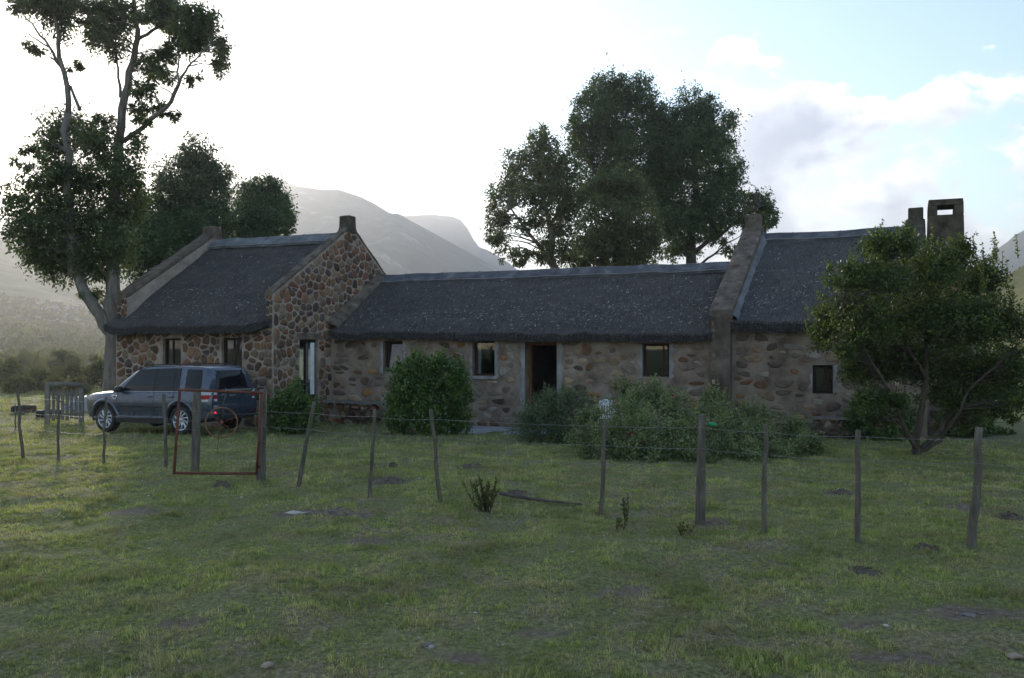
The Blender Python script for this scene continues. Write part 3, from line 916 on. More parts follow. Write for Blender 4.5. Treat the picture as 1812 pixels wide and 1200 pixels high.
wall('gable_wall', fGl, [(0, 3.58), (SR, 5.98), (SD, 3.3)], ZB, [], 0.45, M_mortar_l, cottage)
wall('back_wall', fBk, [(0.45, 2.6), (LL - 0.20, 2.6)], ZB, [bkw], 0.42, M_mortar_l, cottage)
coping([(-0.02, 3.585), (SR - 0.2, 5.85)], fG, 0.0, 0.27, 0.10, cottage, M_cement, seed=1, over=0.02)
coping([(SR + 0.2, 5.83), (SD, 3.26)], fG, 0.0, 0.27, 0.08, cottage, M_cement, seed=2, over=0.02)
coping([(-0.02, 3.60), (SR - 0.2, 5.88)], fGl, 0.0, 0.50, 0.14, cottage, M_cement, seed=3, over=0.02)
coping([(SR + 0.2, 5.84), (SD, 3.3)], fGl, 0.0, 0.50, 0.10, cottage, M_cement, seed=4, over=0.02)
def finial(fr, s, z0, z1, wa, wt, dep, parent, mat, name='gable_cap'):
    b = MB(); rows = []
    for f, k in ((0, 1.5), (0.35, 1.08), (0.75, 1.0), (0.93, 1.02), (1.0, 0.9)):
        z = z0 + (z1 - z0) * f; a = wa * k / 2; t = wt * (0.92 + 0.08 * k) / 2
        rows.append([fr.p(s - a, z, dep + t), fr.p(s + a, z, dep + t), fr.p(s + a, z, dep - t), fr.p(s - a, z, dep - t), fr.p(s - a, z, dep + t)])
    b.grid(rows, flip=True); b.add(rows[-1][:4], [(3, 2, 1, 0)])
    return b.build(name, mat, parent, bevel=0.03, fix=True)
finial(fG, SR, 5.78, 6.34, 0.36, 0.40, -0.16, cottage, M_cement_d)
finial(fGl, SR, 5.82, 6.28, 0.40, 0.50, -0.24, cottage, M_cement)
th1, _ = thatch('thatched_roof', C, -LL - 0.12, -0.03, 0.44, SR, 2.46, 5.70, cottage, 31, round1=0.55, round0=0.2, thick=0.25)
ridge_cap(C, -LL + 0.46, -0.28, SR, 5.72, R(35), cottage, M_ridge, 0.42, 3)
window(fL, w1, cottage, 0.10, M_wood, sill=None, mull=(0.42,), name='window')
window(fL, w2, cottage, 0.10, M_wood, mull=(0.5,), name='window')
post = MB(); post.tube([fL.p(w2[1] - .03, 2.35, 0.05), fL.p(w2[1] - .2, 1.7, 0.05), fL.p(w2[1] - .32, 1.0, 0.05)], 0.055, 8); post.build('leaning_prop', M_wood, cottage, True)
# gable door: dark boards below, tall glazed upper light, a white curtain inside
window(fG, (d1[0], d1[1], 0.55, d1[3]), cottage, 0.12, M_wood, mull=(0.5,), bar=(0.22,), fw=0.07, name='door_light', curtain=(0.56, 0.80))
wsm = MB(); a_ = d1[0] + (d1[1] - d1[0]) * .68; wsm.hexa([fG.p(a_, 0.62, -.10), fG.p(a_ + .16, 0.62, -.10), fG.p(a_ + .16, 0.62, -.06), fG.p(a_, 0.62, -.06), fG.p(a_, d1[3] - .09, -.10), fG.p(a_ + .16, d1[3] - .09, -.10), fG.p(a_ + .16, d1[3] - .09, -.06), fG.p(a_, d1[3] - .09, -.06)]); wsm.build('white_door_edge', M_white, cottage, bevel=.006)
for i in range(4):
    a0 = d1[0] + (d1[1] - d1[0]) * i / 4 + 0.006; a1 = d1[0] + (d1[1] - d1[0]) * (i + 1) / 4 - 0.006
    pb = MB(); pb.hexa([fG.p(a0, -0.28, -.19), fG.p(a1, -0.28, -.19), fG.p(a1, -0.28, -.14), fG.p(a0, -0.28, -.14), fG.p(a0, 0.545, -.19), fG.p(a1, 0.545, -.19), fG.p(a1, 0.545, -.14), fG.p(a0, 0.545, -.14)])
    pb.build('door_board', M_wood, cottage, bevel=0.006)
lint = MB(); lint.hexa([fG.p(d1[0] - .12, d1[3], -.3), fG.p(d1[1] + .12, d1[3], -.3), fG.p(d1[1] + .12, d1[3], .012), fG.p(d1[0] - .12, d1[3], .012), fG.p(d1[0] - .12, d1[3] + .2, -.3), fG.p(d1[1] + .12, d1[3] + .2, -.3), fG.p(d1[1] + .12, d1[3] + .2, .012), fG.p(d1[0] - .12, d1[3] + .2, .012)])
lint.build('lintel', M_cement, cottage, bevel=0.02)
window(fBk, bkw, cottage, 0.10, M_wood, name='window')
fl = MB(); c0 = C - U * LL
fl.add([tuple(c0) + (-0.22,), tuple(C) + (-0.22,), tuple(C + Vd * SD) + (-0.22,), tuple(c0 + Vd * SD) + (-0.22,)], [(0, 1, 2, 3)]); fl.build('floor', M_room, cottage)
jobs = []
for poly in stone_cells([(0.02, -0.25), (LL - 0.02, -0.25), (LL - 0.02, 2.55), (0.02, 2.55)], 0.265, 1.05, [(o[0] - .06, o[1] + .06, o[2], o[3]) for o in (w1, w2)], lambda a, z: z < 0.55 and a < 4.9, rs, 0.52, 0):
    m = stone_mesh(fL, poly, 0.024, 0.03, rs, 1.0, 0.05)
    if m: jobs.append((0,) + m)
def under_mid_roof(a, z):
    return a > 2.46 and z < 2.6 + (a - 2.49 + 0.26) * 0.64
for poly in stone_cells([(0.02, -0.25), (5.9, -0.25), (5.9, 4.0), (SR, 5.92), (0.02, 3.54)], 0.265, 1.0, [(d1[0] - .02, d1[1] + .02, d1[2], d1[3] + .2)], under_mid_roof, rs, 0.52, 0):
    m = stone_mesh(fG, poly, 0.024, 0.03, rs, 1.0, 0.05)
    if m: jobs.append((1,) + m)
wgl = [c for c in cottage.children if c.name.startswith('gable_wall') and c is not wg][0]
for fr_, w_, pi in ((Frame(C - NR * .26, NR, -Vd), .26, 1), (Frame(C - U * (LL - .45) - NR * .45, NR, -Vd), .45, 2)):
    for poly in stone_cells([(0.005, 2.70), (w_ - .005, 2.70), (w_ - .005, 3.56), (0.005, 3.56)], 0.22, 1.0, [], lambda a, z: False, rs, 0.4, 0):
        m = stone_mesh(fr_, poly, 0.016, 0.025, rs, 1.0, 0.05)
        if m: jobs.append((pi,) + m)
lay_stones(jobs, [wl, wg, wgl], ST_L, 300, rs)

# ---------------- middle wing
OM = C + Vd * 2.49
ML = 11.58; MS = 2.68
fM = Frame(OM, U, NF)
mid = thing('thatched_wing', 'long low thatched wing of plastered field stone with the open front door', 'house', (float(OM[0] + U[0] * 6), float(OM[1] + U[1] * 6), -0.3))
mw1 = (fM.a(678), fM.a(712), fM.z(fM.a(690), 658), 2.25); mw2 = (fM.a(836), fM.a(875), fM.z(fM.a(855), 665), 2.25); mw3 = (fM.a(1137), fM.a(1184), fM.z(fM.a(1160), 667), 2.16)
md = (fM.a(929), fM.a(985), -0.26, 2.20)
wm = wall('front_wall', fM, [(0.0, 2.45), (ML + .3, 2.36)], ZB, [mw1, mw2, md, mw3], 0.5, M_mortar_m, mid)
wall('back_wall', Frame(OM + Vd * (MS * 2), U, -NF), [(0, 2.4), (ML, 2.4)], ZB, [], 0.4, M_mortar_m, mid)
fl = MB(); fl.add([tuple(OM) + (-0.24,), tuple(OM + U * ML) + (-0.24,), tuple(OM + U * ML + Vd * MS * 2) + (-0.24,), tuple(OM + Vd * MS * 2) + (-0.24,)], [(0, 1, 2, 3)]); fl.build('floor', M_room, mid)
thatch('thatched_roof', OM, 0.02, ML + 0.12, 0.36, MS, 2.33, 4.46, mid, 57, round1=0.15, thick=0.23, z_e1=2.19, skew0=0.25)
ridge_cap(OM, 0.05, ML + 0.18, MS, 4.46, R(33), mid, M_ridge_d, 0.40, 8)
fb = MB(); rows = []
for i in range(19):
    f = i / 18; s = -0.22 + (MS + 0.12) * f; z = 2.33 + .23 + (4.46 - 2.56) * (s + .26) / (MS + .26) + 0.07
    j = float(fbm(s * 3, 1.0, 4, 3) - .5) * .07
    a = OM + U * 0.0 + Vd * s; b_ = OM + U * (0.20 + j + .30 * (1 - f) * .6) + Vd * s
    rows.append([(a[0], a[1], z + 0.22), ((a[0] + b_[0]) / 2 - .03, (a[1] + b_[1]) / 2, z + .13), (b_[0], b_[1], z + .06), (b_[0] + .02, b_[1], z - .03)])
fb.grid(rows, flip=True); fb.build('flashing', M_cement, mid, True)
window(fM, mw1, mid, 0.14, M_wood, sill=None, name='window', tilt=0.11)
window(fM, mw2, mid, 0.16, M_wood, sill=M_lime, name='window', curtain=(0.10, 0.22))
window(fM, mw3, mid, 0.14, M_wood, sill=None, name='window', mull=(0.76,))
def leaf_panel(fr, hinge_a, width, z0, z1, ang, dep, parent, mat, name, glass=True, fw=0.05, board=False):
    """a hinged leaf swung by ang (degrees) about a vertical edge; positive swings outwards"""
    d = fr.d * math.cos(R(ang)) * (1 if width > 0 else -1) + fr.n * math.sin(R(ang)); w = abs(width)
    o = fr.O + fr.d * hinge_a - fr.n * dep
    n = np.array([d[1], -d[0]])
    f2 = Frame(o, d, n)
    b = MB()
    def bar_(aa, ab, za, zb, t=0.022):
        b.hexa([f2.p(aa, za, -t), f2.p(ab, za, -t), f2.p(ab, za, t), f2.p(aa, za, t), f2.p(aa, zb, -t), f2.p(ab, zb, -t), f2.p(ab, zb, t), f2.p(aa, zb, t)])
    bar_(0, fw, z0, z1); bar_(w - fw, w, z0, z1); bar_(fw, w - fw, z0, z0 + fw); bar_(fw, w - fw, z1 - fw, z1)
    if board:
        bar_(fw, w - fw, (z0 + z1) / 2 - .06, (z0 + z1) / 2 + .06)
        for i in range(5):
            a0 = fw + (w - 2 * fw) * i / 5 + .003; a1 = fw + (w - 2 * fw) * (i + 1) / 5 - .003
            bar_(a0, a1, z0 + fw, z1 - fw, 0.012)
    lo = b.build(name, mat, parent)
    if glass:
        g = MB(); g.hexa([f2.p(fw, z0 + fw, -.003), f2.p(w - fw, z0 + fw, -.003), f2.p(w - fw, z0 + fw, .003), f2.p(fw, z0 + fw, .003), f2.p(fw, z1 - fw, -.003), f2.p(w - fw, z1 - fw, -.003), f2.p(w - fw, z1 - fw, .003), f2.p(fw, z1 - fw, .003)])
        g.build('pane', M_glass, lo)
    return lo
leaf_panel(fM, md[0] + .05, .78, -0.22, 2.1, -84, 0.46, mid, M_wood, 'door_leaf', glass=False, board=True, fw=.09)
leaf_panel(fM, mw3[1] - .06, -.30, mw3[2] + .06, mw3[3] - .06, -60, 0.25, mid, M_wood_o, 'casement', fw=.05)
b = MB()
for aa, ab, za, zb in ((md[0] + .004, md[0] + .08, md[2], md[3] - .004), (md[1] - .08, md[1] - .004, md[2], md[3] - .004), (md[0] + .08, md[1] - .08, md[3] - .09, md[3] - .004)):
    b.hexa([fM.p(aa, za, -.44), fM.p(ab, za, -.44), fM.p(ab, za, -.34), fM.p(aa, za, -.34), fM.p(aa, zb, -.44), fM.p(ab, zb, -.44), fM.p(ab, zb, -.34), fM.p(aa, zb, -.34)])
b.build('door_frame', M_wood_o, mid)
def surround(fr, o, parent, w=0.10, low=None, rg=rs):
    """hand-trowelled lime band round an opening"""
    a0, a1, z0, z1 = o; low = z0 if low is None else low
    for side, a in ((-1, a0), (1, a1)):
        b = MB(); rows = []
        for i in range(13):
            z = low + (z1 - low) * i / 12; e = a + side * (w + float(rg.normal(0, .03)))
            rows.append([fr.p(a - side * .0, z, -.005), fr.p(a + side * .004, z, .012), fr.p((a + e) / 2, z, .020), fr.p(e, z, .010), fr.p(e + side * .012, z, -.008)])
        b.grid(rows, flip=(side > 0)); b.build('plaster_band', M_lime, parent, True)
for o in (mw1, mw2, mw3): surround(fM, o, wm, 0.10, o[2] - .05)
surround(fM, md, wm, 0.15)
jobs = []
ops = [(o[0] - .13, o[1] + .13, o[2] - .12, o[3] + .1) for o in (mw1, mw2, mw3)] + [(md[0] - .18, md[1] + .18, md[2], md[3])]
def patchy(fr, region, spacing, aspect, ops, skip, shr, pi, keep=0.86, gap=0.018, dep=0.013):
    for poly in stone_cells(region, spacing, aspect, ops, skip, rs, 0.5, 0):
        if rs.random() > keep: continue
        m = stone_mesh(fr, poly, gap, dep, rs, shr * rs.uniform(.55, 1.08), 0.07, True)
        if m: jobs.append((pi,) + m)
patchy(fM, [(0.06, -0.3), (ML - .02, -0.3), (ML - .02, 2.22), (0.06, 2.3)], 0.225, 2.1, ops, lambda a, z: (z < 0.0 and 8.2 < a < 11.0), 0.95, 0)
lay_stones(jobs, [wm], ST_M, 300, rs)

# ---------------- right wing with chimney
OR = OM + U * 11.9
RL = 4.80; RS = 4.73
fR = Frame(OR, U, NF); fP = Frame(OR - U * 0.24, Vd, -NR); fPr = Frame(OR + U * RL, Vd, NR)
right = thing('kitchen_wing', 'taller thatched wing at the right behind the leafy tree', 'house', (float(OR[0] + U[0] * 2.5), float(OR[1] + U[1] * 2.5), -0.3))
rw = (fR.a(1438), fR.a(1474), fR.z(fR.a(1455), 697), fR.z(fR.a(1455), 646))
wr = wall('front_wall', fR, [(0.2, 2.62), (RL - .02, 2.62)], ZB, [rw], 0.5, M_mortar_m, right)
pz = lambda s: 2.90 + (5.80 - 2.90) * (s + .18) / (RS + .18)
# the parapet gable between the wings, its pier standing a little forward
wp = wall('parapet_gable', fP, [(-0.18, 2.90), (RS, 5.80), (RS * 2, 2.9)], ZB, [], 0.50, M_stain, right)
wall('parapet_gable', fPr, [(-0.1, 2.95), (RS, 5.80), (RS * 2, 2.9)], ZB, [], 0.45, M_mortar_m, right)
wall('back_wall', Frame(OR + Vd * RS * 2, U, -NF), [(0, 2.5), (RL, 2.5)], ZB, [], 0.4, M_mortar_m, right)
coping([(-0.20, 2.89), (RS - .2, 5.70)], fP, 0.0, 0.52, 0.14, right, M_cement, seed=5, over=0.035)
coping([(RS + .2, 5.70), (RS * 2, 2.9)], fP, 0.0, 0.52, 0.12, right, M_cement, seed=6, over=0.03)
coping([(-0.12, 2.95), (RS - .2, 5.70)], fPr, 0.0, 0.46, 0.14, right, M_cement_d, seed=7, over=0.03)
finial(fP, RS, 5.62, 6.22, 0.42, 0.46, -0.24, right, M_cement)
finial(fPr, RS, 5.40, 6.16, 0.52, 0.40, -0.22, right, M_cement_d)
thatch('thatched_roof', OR, 0.24, RL - .10, 0.30, RS, 2.44, 5.52, right, 77, round0=0.12, thick=0.27)
ridge_cap(OR, 0.27, RL - .44, RS, 5.54, R(30), right, M_ridge_d, 0.42, 12)
fb = MB(); rows = []
for i in range(22):
    f = i / 21; s = -0.2 + (RS + .13) * f; z = 2.44 + .27 + (5.52 - 2.71) * (s + .2) / (RS + .2) + .07
    j = float(fbm(s * 3, 7.0, 4, 3) - .5) * .09
    a = OR + U * .262 + Vd * s; b_ = OR + U * (.42 + j) + Vd * s
    rows.append([(a[0], a[1], z + .20), ((a[0] + b_[0]) / 2, (a[1] + b_[1]) / 2, z + .09), (b_[0], b_[1], z + .035), (b_[0] + .02, b_[1], z - .04)])
fb.grid(rows, flip=True); fb.build('flashing', M_ridge, right, True)
window(fR, rw, right, 0.14, M_wood, name='window', mull=(0.62,))
surround(fR, rw, wr, 0.07)
fl = MB(); fl.add([tuple(OR) + (-0.24,), tuple(OR + U * RL) + (-0.24,), tuple(OR + U * RL + Vd * RS * 2) + (-0.24,), tuple(OR + Vd * RS * 2) + (-0.24,)], [(0, 1, 2, 3)]); fl.build('floor', M_room, right)
jobs = []
patchy(fR, [(0.28, -0.3), (RL - .5, -0.3), (RL - .5, 2.5), (0.28, 2.5)], 0.23, 2.0, [(rw[0] - .1, rw[1] + .1, rw[2] - .1, rw[3] + .05)], lambda a, z: False, 0.92, 0, 0.92)
fPf = Frame(OR - U * .24 - Vd * .18, U, NF)
patchy(fPf, [(0.01, -0.3), (0.49, -0.3), (0.49, 2.86), (0.01, 2.86)], 0.15, 1.7, [], lambda a, z: False, 1.0, 1, 0.9, 0.012)
lay_stones(jobs, [wr, wp], ST_M, 300, rs)
# hearth block and stack beyond the far gable
ch = MB()
cc = np.array([12.66, 22.83])
HB = [OR + U * (RL + .01) + Vd * 2.6, OR + U * (RL + 1.37) + Vd * 2.6, OR + U * (RL + 1.37) + Vd * 6.9, OR + U * (RL + .01) + Vd * 6.9]
hb = MB()
hb.hexa([tuple(p) + (ZB,) for p in HB] + [tuple(p) + (2.3,) for p in HB])
hbo = hb.build('hearth', M_mortar_m, right, bevel=0.05, fix=True)
fH = Frame(HB[0], U, NF); jobs = []
patchy(fH, [(0.06, -0.3), (1.30, -0.3), (1.30, 2.2), (0.06, 2.2)], 0.25, 1.4, [], lambda a, z: False, 0.95, 0, 0.8)
lay_stones(jobs, [hbo], ST_M, 300, rs)
def ring(c, ha, hd, z):
    return [(c[0] + U[0] * i * ha + Vd[0] * j * hd, c[1] + U[1] * i * ha + Vd[1] * j * hd, z) for i, j in ((-1, -1), (1, -1), (1, 1), (-1, 1))]
st = MB(); rows = []
for z, a, d in ((2.25, .80, 1.9), (2.7, .72, 1.3), (3.3, .56, .75), (4.2, .50, .55), (5.0, .475, .5), (5.87, .46, .47)):
    r_ = ring(cc, a, d, z); rows.append(r_ + [r_[0]])
st.grid(rows, flip=True); st.add(rows[-1][:4], [(3, 2, 1, 0)])
sto = st.build('chimney_stack', M_cement_d, right, smooth=False, bevel=0.04, fix=True)
tp = MB()
for i in (-1, 1):
    c2 = cc + U * i * .335
    tp.hexa(ring(c2, .125, .47, 5.86) + ring(c2, .122, .46, 6.15))
tp.hexa(ring(cc, .46, .47, 6.14) + ring(cc, .44, .45, 6.32))
tp.build('chimney_cap', M_cement_d, right, bevel=0.03)
# stoep slab before the open door
sl = MB()
q = [fM.p(md[0] - 1.9, -0.2, 0.02), fM.p(md[1] + 3.4, -0.2, 0.02), fM.p(md[1] + 3.4, -0.2, 2.2), fM.p(md[0] - 1.9, -0.2, 2.2)]
sl.hexa([(p[0], p[1], -0.45) for p in q] + [(p[0], p[1], -0.235) for p in q])
tag(sl.build('stoep', M_concrete, None, bevel=0.02), 'pale concrete slab before the open front door', 'paving', kind='structure')
# ------------------------------------------------------------------ trees, shrubs
M_bark = simple('eucalyptus_bark', [(0.3, (0.10, 0.085, 0.070)), (0.55, (0.20, 0.175, 0.15)), (0.75, (0.30, 0.27, 0.24))], 3.0, 0.9, 0.8, 16, 0.03, stretch=(3, 3, 0.6))
M_bark_d = simple('dark_bark', [(0.3, (0.035, 0.027, 0.020)), (0.6, (0.085, 0.068, 0.052)), (0.8, (0.14, 0.12, 0.10))], 4.0, 0.95, 0.8, 22, 0.02, stretch=(3, 3, 0.8))
M_euc = leaf_mat('gum_leaves', [(0.0, (0.04, 0.0525, 0.0225)), (0.45, (0.085, 0.107, 0.0425)), (0.85, (0.138, 0.163, 0.0625)), (1.0, (0.237, 0.213, 0.0875))], 0.5, 0.34)
M_euc2 = leaf_mat('blue_gum_leaves', [(0.0, (0.0325, 0.055, 0.025)), (0.5, (0.0725, 0.11, 0.0475)), (0.9, (0.119, 0.169, 0.0688)), (1.0, (0.213, 0.2, 0.0813))], 0.5, 0.32)
M_shrub = leaf_mat('glossy_shrub_leaves', [(0.0, (0.033, 0.0605, 0.0154)), (0.5, (0.0726, 0.127, 0.0286)), (0.85, (0.132, 0.204, 0.044)), (1.0, (0.209, 0.275, 0.066))], 0.38, 0.30, spec=0.5)
M_olive = leaf_mat('grey_green_leaves', [(0.0, (0.048, 0.0648, 0.0336)), (0.5, (0.096, 0.126, 0.0648)), (0.9, (0.156, 0.192, 0.102)), (1.0, (0.204, 0.234, 0.138))], 0.6, 0.22)
M_rose = leaf_mat('rose_leaves', [(0.0, (0.0728, 0.0926, 0.0423)), (0.5, (0.152, 0.185, 0.0859)), (0.9, (0.238, 0.277, 0.132)), (1.0, (0.33, 0.277, 0.159))], 0.5, 0.28)
M_citrus = leaf_mat('tree_leaves', [(0.0, (0.0291, 0.0461, 0.017)), (0.5, (0.0669, 0.095, 0.0291)), (0.88, (0.146, 0.181, 0.0486)), (1.0, (0.268, 0.28, 0.0788))], 0.48, 0.36, spec=0.3)
M_scrub = leaf_mat('scrub_leaves', [(0.0, (0.035, 0.042, 0.016)), (0.5, (0.080, 0.088, 0.030)), (1.0, (0.16, 0.155, 0.055))], 0.7, 0.35)
M_petal = leaf_mat('red_petals', [(0.0, (0.25, 0.03, 0.03)), (1.0, (0.42, 0.07, 0.07))], 0.5, 0.3, (1.2, 0.5, 0.5))

def dirs(n, rng):
    d = rng.normal(size=(n, 3)); return d / np.linalg.norm(d, axis=1)[:, None]

def leaves(base, d, ln, wd, rng):
    """rhombic leaves from base points along d"""
    n = len(base)
    r = dirs(n, rng); e = np.cross(d, r); e /= (np.linalg.norm(e, axis=1)[:, None] + 1e-9)
    ln = np.broadcast_to(ln, n)[:, None]; wd = np.broadcast_to(wd, n)[:, None]
    mid = base + d * ln * 0.45
    return np.stack([base, mid + e * wd, base + d * ln, mid - e * wd], 1)

def foliage(blobs, n_leaves, leaf, rng, droop=0.6, sub_r=0.30, fill=0.45, per_sub=70, up=0.0, wid=0.26, flat=1.0):
    """blobs (centre, radii): leaf clumps gathered towards the outside of each blob; returns leaf quads, clump centres, per-leaf tone"""
    vol = np.array([(r[0] * r[1] * r[2]) ** 0.72 for c, r in blobs]); share = vol / vol.sum()
    Q = []; subs = []; tone = []
    for (c, r), f in zip(blobs, share):
        n = max(30, int(n_leaves * f)); k = max(3, int(n / per_sub))
        d = dirs(k, rng); rad = rng.random(k) ** fill
        sc = np.array(c) + d * rad[:, None] * np.array(r)
        subs.append(sc)
        sr = sub_r * min(r) * rng.uniform(0.6, 1.25, k)
        which = rng.integers(0, k, n)
        off = rng.normal(size=(n, 3)) * 0.52; off[:, 2] *= flat
        loose = np.where(rng.random(n) < 0.12, 1.7, 1.0)
        base = sc[which] + off * (sr[which] * loose)[:, None]
        dd = dirs(n, rng) * 0.8 + off * 0.5; dd[:, 2] += up - droop
        dd /= np.linalg.norm(dd, axis=1)[:, None]
        ls = leaf * rng.uniform(0.6, 1.3, n)
        Q.append(leaves(base, dd, ls, ls * wid, rng))
        ct = rng.normal(0, 0.13, k)
        tone.append(np.clip(0.45 + ct[which] + rng.normal(0, 0.17, n), 0, 1))
    return np.concatenate(Q), np.concatenate(subs), np.concatenate(tone)

def wobble(pts, k, rng, amp):
    """subdivide a limb and bend it slightly"""
    pts = [np.array(p[:3], float) for p in pts]; out = [pts[0]]
    for a, b in zip(pts[:-1], pts[1:]):
        for i in range(1, k + 1):
            f = i / k; q = a + (b - a) * f
            if f < 1: q = q + rng.normal(0, amp, 3) * np.linalg.norm(b - a)
            out.append(q)
    return out

def limb(mb, pts, r0, r1, rng, n=8, k=3, amp=0.03, power=1.0):
    q = wobble(pts, k, rng, amp); m = len(q)
    mb.tube(q, [r0 + (r1 - r0) * (i / (m - 1)) ** power for i in range(m)], n)
    return q

def twigs(mb, limb_pts, targets, rng, r=0.03, every=1):
    """thin branches from the nearest limb points to foliage clumps"""
    LP = np.array(limb_pts)
    for t in targets[::every]:
        d = np.linalg.norm(LP - t, axis=1) + (LP[:, 2] > t[2]) * 1.0
        a = LP[int(np.argmin(d))]; L = np.linalg.norm(t - a)
        m = a + (t - a) * 0.55 + np.array([0, 0, 0.10 * L]) + rng.normal(0, 0.05, 3) * L
        rr = r * (0.5 + 0.25 * min(L, 3))
        mb.tube([a, a + (m - a) * .5 + rng.normal(0, .03, 3) * L, m, t], [rr, rr * .8, rr * .55, rr * .25], 5, cap=False)

def pxblob(px, py, rx, ry, Y, dY=None, depth=None):
    c = P(px, py, Y); k = Y / FPX
    return (c, (rx * k, depth if depth is not None else (rx + ry) / 2 * k * 0.9, ry * k))

def tree(name, label, base, limbs, blobs, n, leaf, mat, bark, seed, droop=0.6, tw=1, tw_r=0.03, group=None, sub_r=0.32, fill=0.45, per_sub=70, wid=0.26, up=0.0, cat='tree', flat=1.0, stem='trunk', sprays=0):
    rng = np.random.default_rng(seed)
    t = thing(name, label, cat, tuple(float(v) for v in base), group=group)
    q, subs, tone = foliage(blobs, n, leaf, rng, droop, sub_r, fill, per_sub, up, wid, flat)
    if sprays:
        w = np.argsort(-subs[:, 2] + rng.normal(0, .25, len(subs)) * np.ptp(subs[:, 2]))[:sprays]; SQ = [q]; ST = [tone]
        for c in subs[w]:
            h = rng.uniform(.10, .30) * min(1.0, leaf / .05); kk = 26; ax = np.array([rng.normal(0, .3), rng.normal(0, .3), 1.0]); f = rng.random(kk)
            base = c + ax * (f * h + .05)[:, None]; dd = dirs(kk, rng) * .8; dd[:, 2] += .4; dd /= np.linalg.norm(dd, axis=1)[:, None]; ls = leaf * rng.uniform(.6, 1.1, kk)
            SQ.append(leaves(base, dd, ls, ls * wid, rng)); ST.append(rng.uniform(.45, .95, kk))
        q = np.concatenate(SQ); tone = np.concatenate(ST)
    mb = MB(); lp = []
    for pts, r0, r1 in limbs:
        lp += limb(mb, pts, r0, r1, rng, 10 if r0 > .1 else 6)
    if tw: twigs(mb, lp, subs, rng, tw_r, tw)
    mb.build(stem, bark, t, True)
    quads_mesh('crown' if cat == 'tree' else 'foliage', q, mat, t, tone)
    return t

Yt = 25.4
def pp(*a): return [P(x, y, Y) for x, y, Y in a]
# tall gum at the left corner of the cottage
gb = P(196, 745, 25.2); gb[2] = gz(gb[0], gb[1]) - .1
big_limbs = [
    ([gb] + pp((200, 690, 25.2), (203, 640, 25.2), (203, 592, 25.25)), 0.36, 0.27),
    (pp((203, 595, 25.25), (200, 520, 25.4), (197, 430, 25.5), (203, 330, 25.5), (210, 245, 25.4)), 0.24, 0.135),
    (pp((210, 248, 25.4), (221, 170, 25.3), (236, 110, 25.3), (243, 70, 25.3), (238, 20, 25.2), (232, -50, 25.2)), 0.135, 0.05),
    (pp((202, 600, 25.2), (180, 560, 25.1), (150, 520, 25.0), (130, 480, 24.9), (122, 400, 24.8), (119, 300, 24.8), (121, 200, 24.8)), 0.22, 0.10),
    (pp((121, 202, 24.8), (114, 130, 24.8), (103, 80, 24.7), (97, 30, 24.7), (95, -50, 24.6)), 0.10, 0.045),
    (pp((213, 252, 25.4), (245, 232, 25.0), (275, 205, 24.8), (303, 180, 24.6), (317, 148, 24.5)), 0.09, 0.055),
    (pp((317, 148, 24.5), (322, 135, 24.5), (340, 110, 24.4), (358, 92, 24.4)), 0.05, 0.02), (pp((317, 148, 24.5), (313, 128, 24.5), (318, 100, 24.5), (330, 70, 24.5)), 0.04, 0.015),
    (pp((243, 70, 25.3), (268, 55, 25.0), (292, 36, 24.8), (310, 10, 24.8)), 0.06, 0.025), (pp((213, 172, 25.3), (209, 120, 25.6), (205, 70, 25.7)), 0.055, 0.02),
    (pp((108, 118, 24.8), (88, 84, 24.6), (62, 50, 24.5), (40, 25, 24.5)), 0.06, 0.02), (pp((88, 84, 24.6), (58, 66, 24.4), (28, 45, 24.3)), 0.035, 0.012),
    (pp((142, 195, 24.8), (132, 172, 24.8), (121, 150, 24.8)), 0.06, 0.04), (pp((128, 300, 24.8), (80, 330, 24.6), (40, 380, 24.5)), 0.07, 0.03)]
BB = [(35, 10, 22, 20), (95, -5, 40, 30), (150, 30, 24, 30), (168, 60, 26, 36), (215, 40, 26, 40), (225, 15, 24, 24), (250, 30, 24, 22), (300, 15, 40, 26), (318, 62, 30, 26), (350, 75, 34, 24), (372, 30, 22, 26), (398, 85, 16, 26), (385, 120, 14, 16), (265, 120, 30, 24), (290, 130, 24, 18), (262, 150, 24, 16), (300, 95, 26, 20), (240, 195, 18, 14), (285, 190, 20, 12), (255, 215, 18, 14), (40, 290, 18, 14), (55, 265, 16, 14), (90, 260, 34, 26), (180, 215, 24, 18), (20, 350, 22, 26), (100, 300, 40, 26), (20, 410, 20, 24), (110, 470, 50, 34), (60, 430, 36, 28), (205, 425, 40, 46), (235, 320, 24, 30), (70, 5, 50, 28), (110, 35, 32, 40), (130, 8, 30, 25), (62, 88, 24, 13), (140, 122, 16, 10), (185, 50, 36, 44), (205, 85, 22, 26), (180, 15, 34, 26), (275, 15, 44, 26), (300, 38, 22, 22),
      (340, 35, 42, 32), (365, 55, 30, 26), (392, 98, 18, 38), (335, 70, 26, 20), (280, 95, 24, 22), (250, 165, 26, 18), (270, 195, 22, 12), (318, 205, 18, 10), (345, 148, 12, 16),
      (125, 235, 62, 36), (170, 255, 40, 30), (75, 335, 48, 34), (150, 320, 64, 46), (215, 290, 42, 44), (245, 255, 20, 22), (48, 390, 42, 40), (130, 420, 66, 56), (185, 455, 44, 44), (75, 455, 40, 34), (225, 370, 42, 58), (100, 375, 46, 36), (165, 385, 46, 50), (165, 520, 22, 16), (150, 470, 46, 30)]
blobs = [pxblob(x, y, rx, ry, 25.0 + random.uniform(-.9, .9), depth=max(.35, min(1.1, rx * .018))) for x, y, rx, ry in BB]
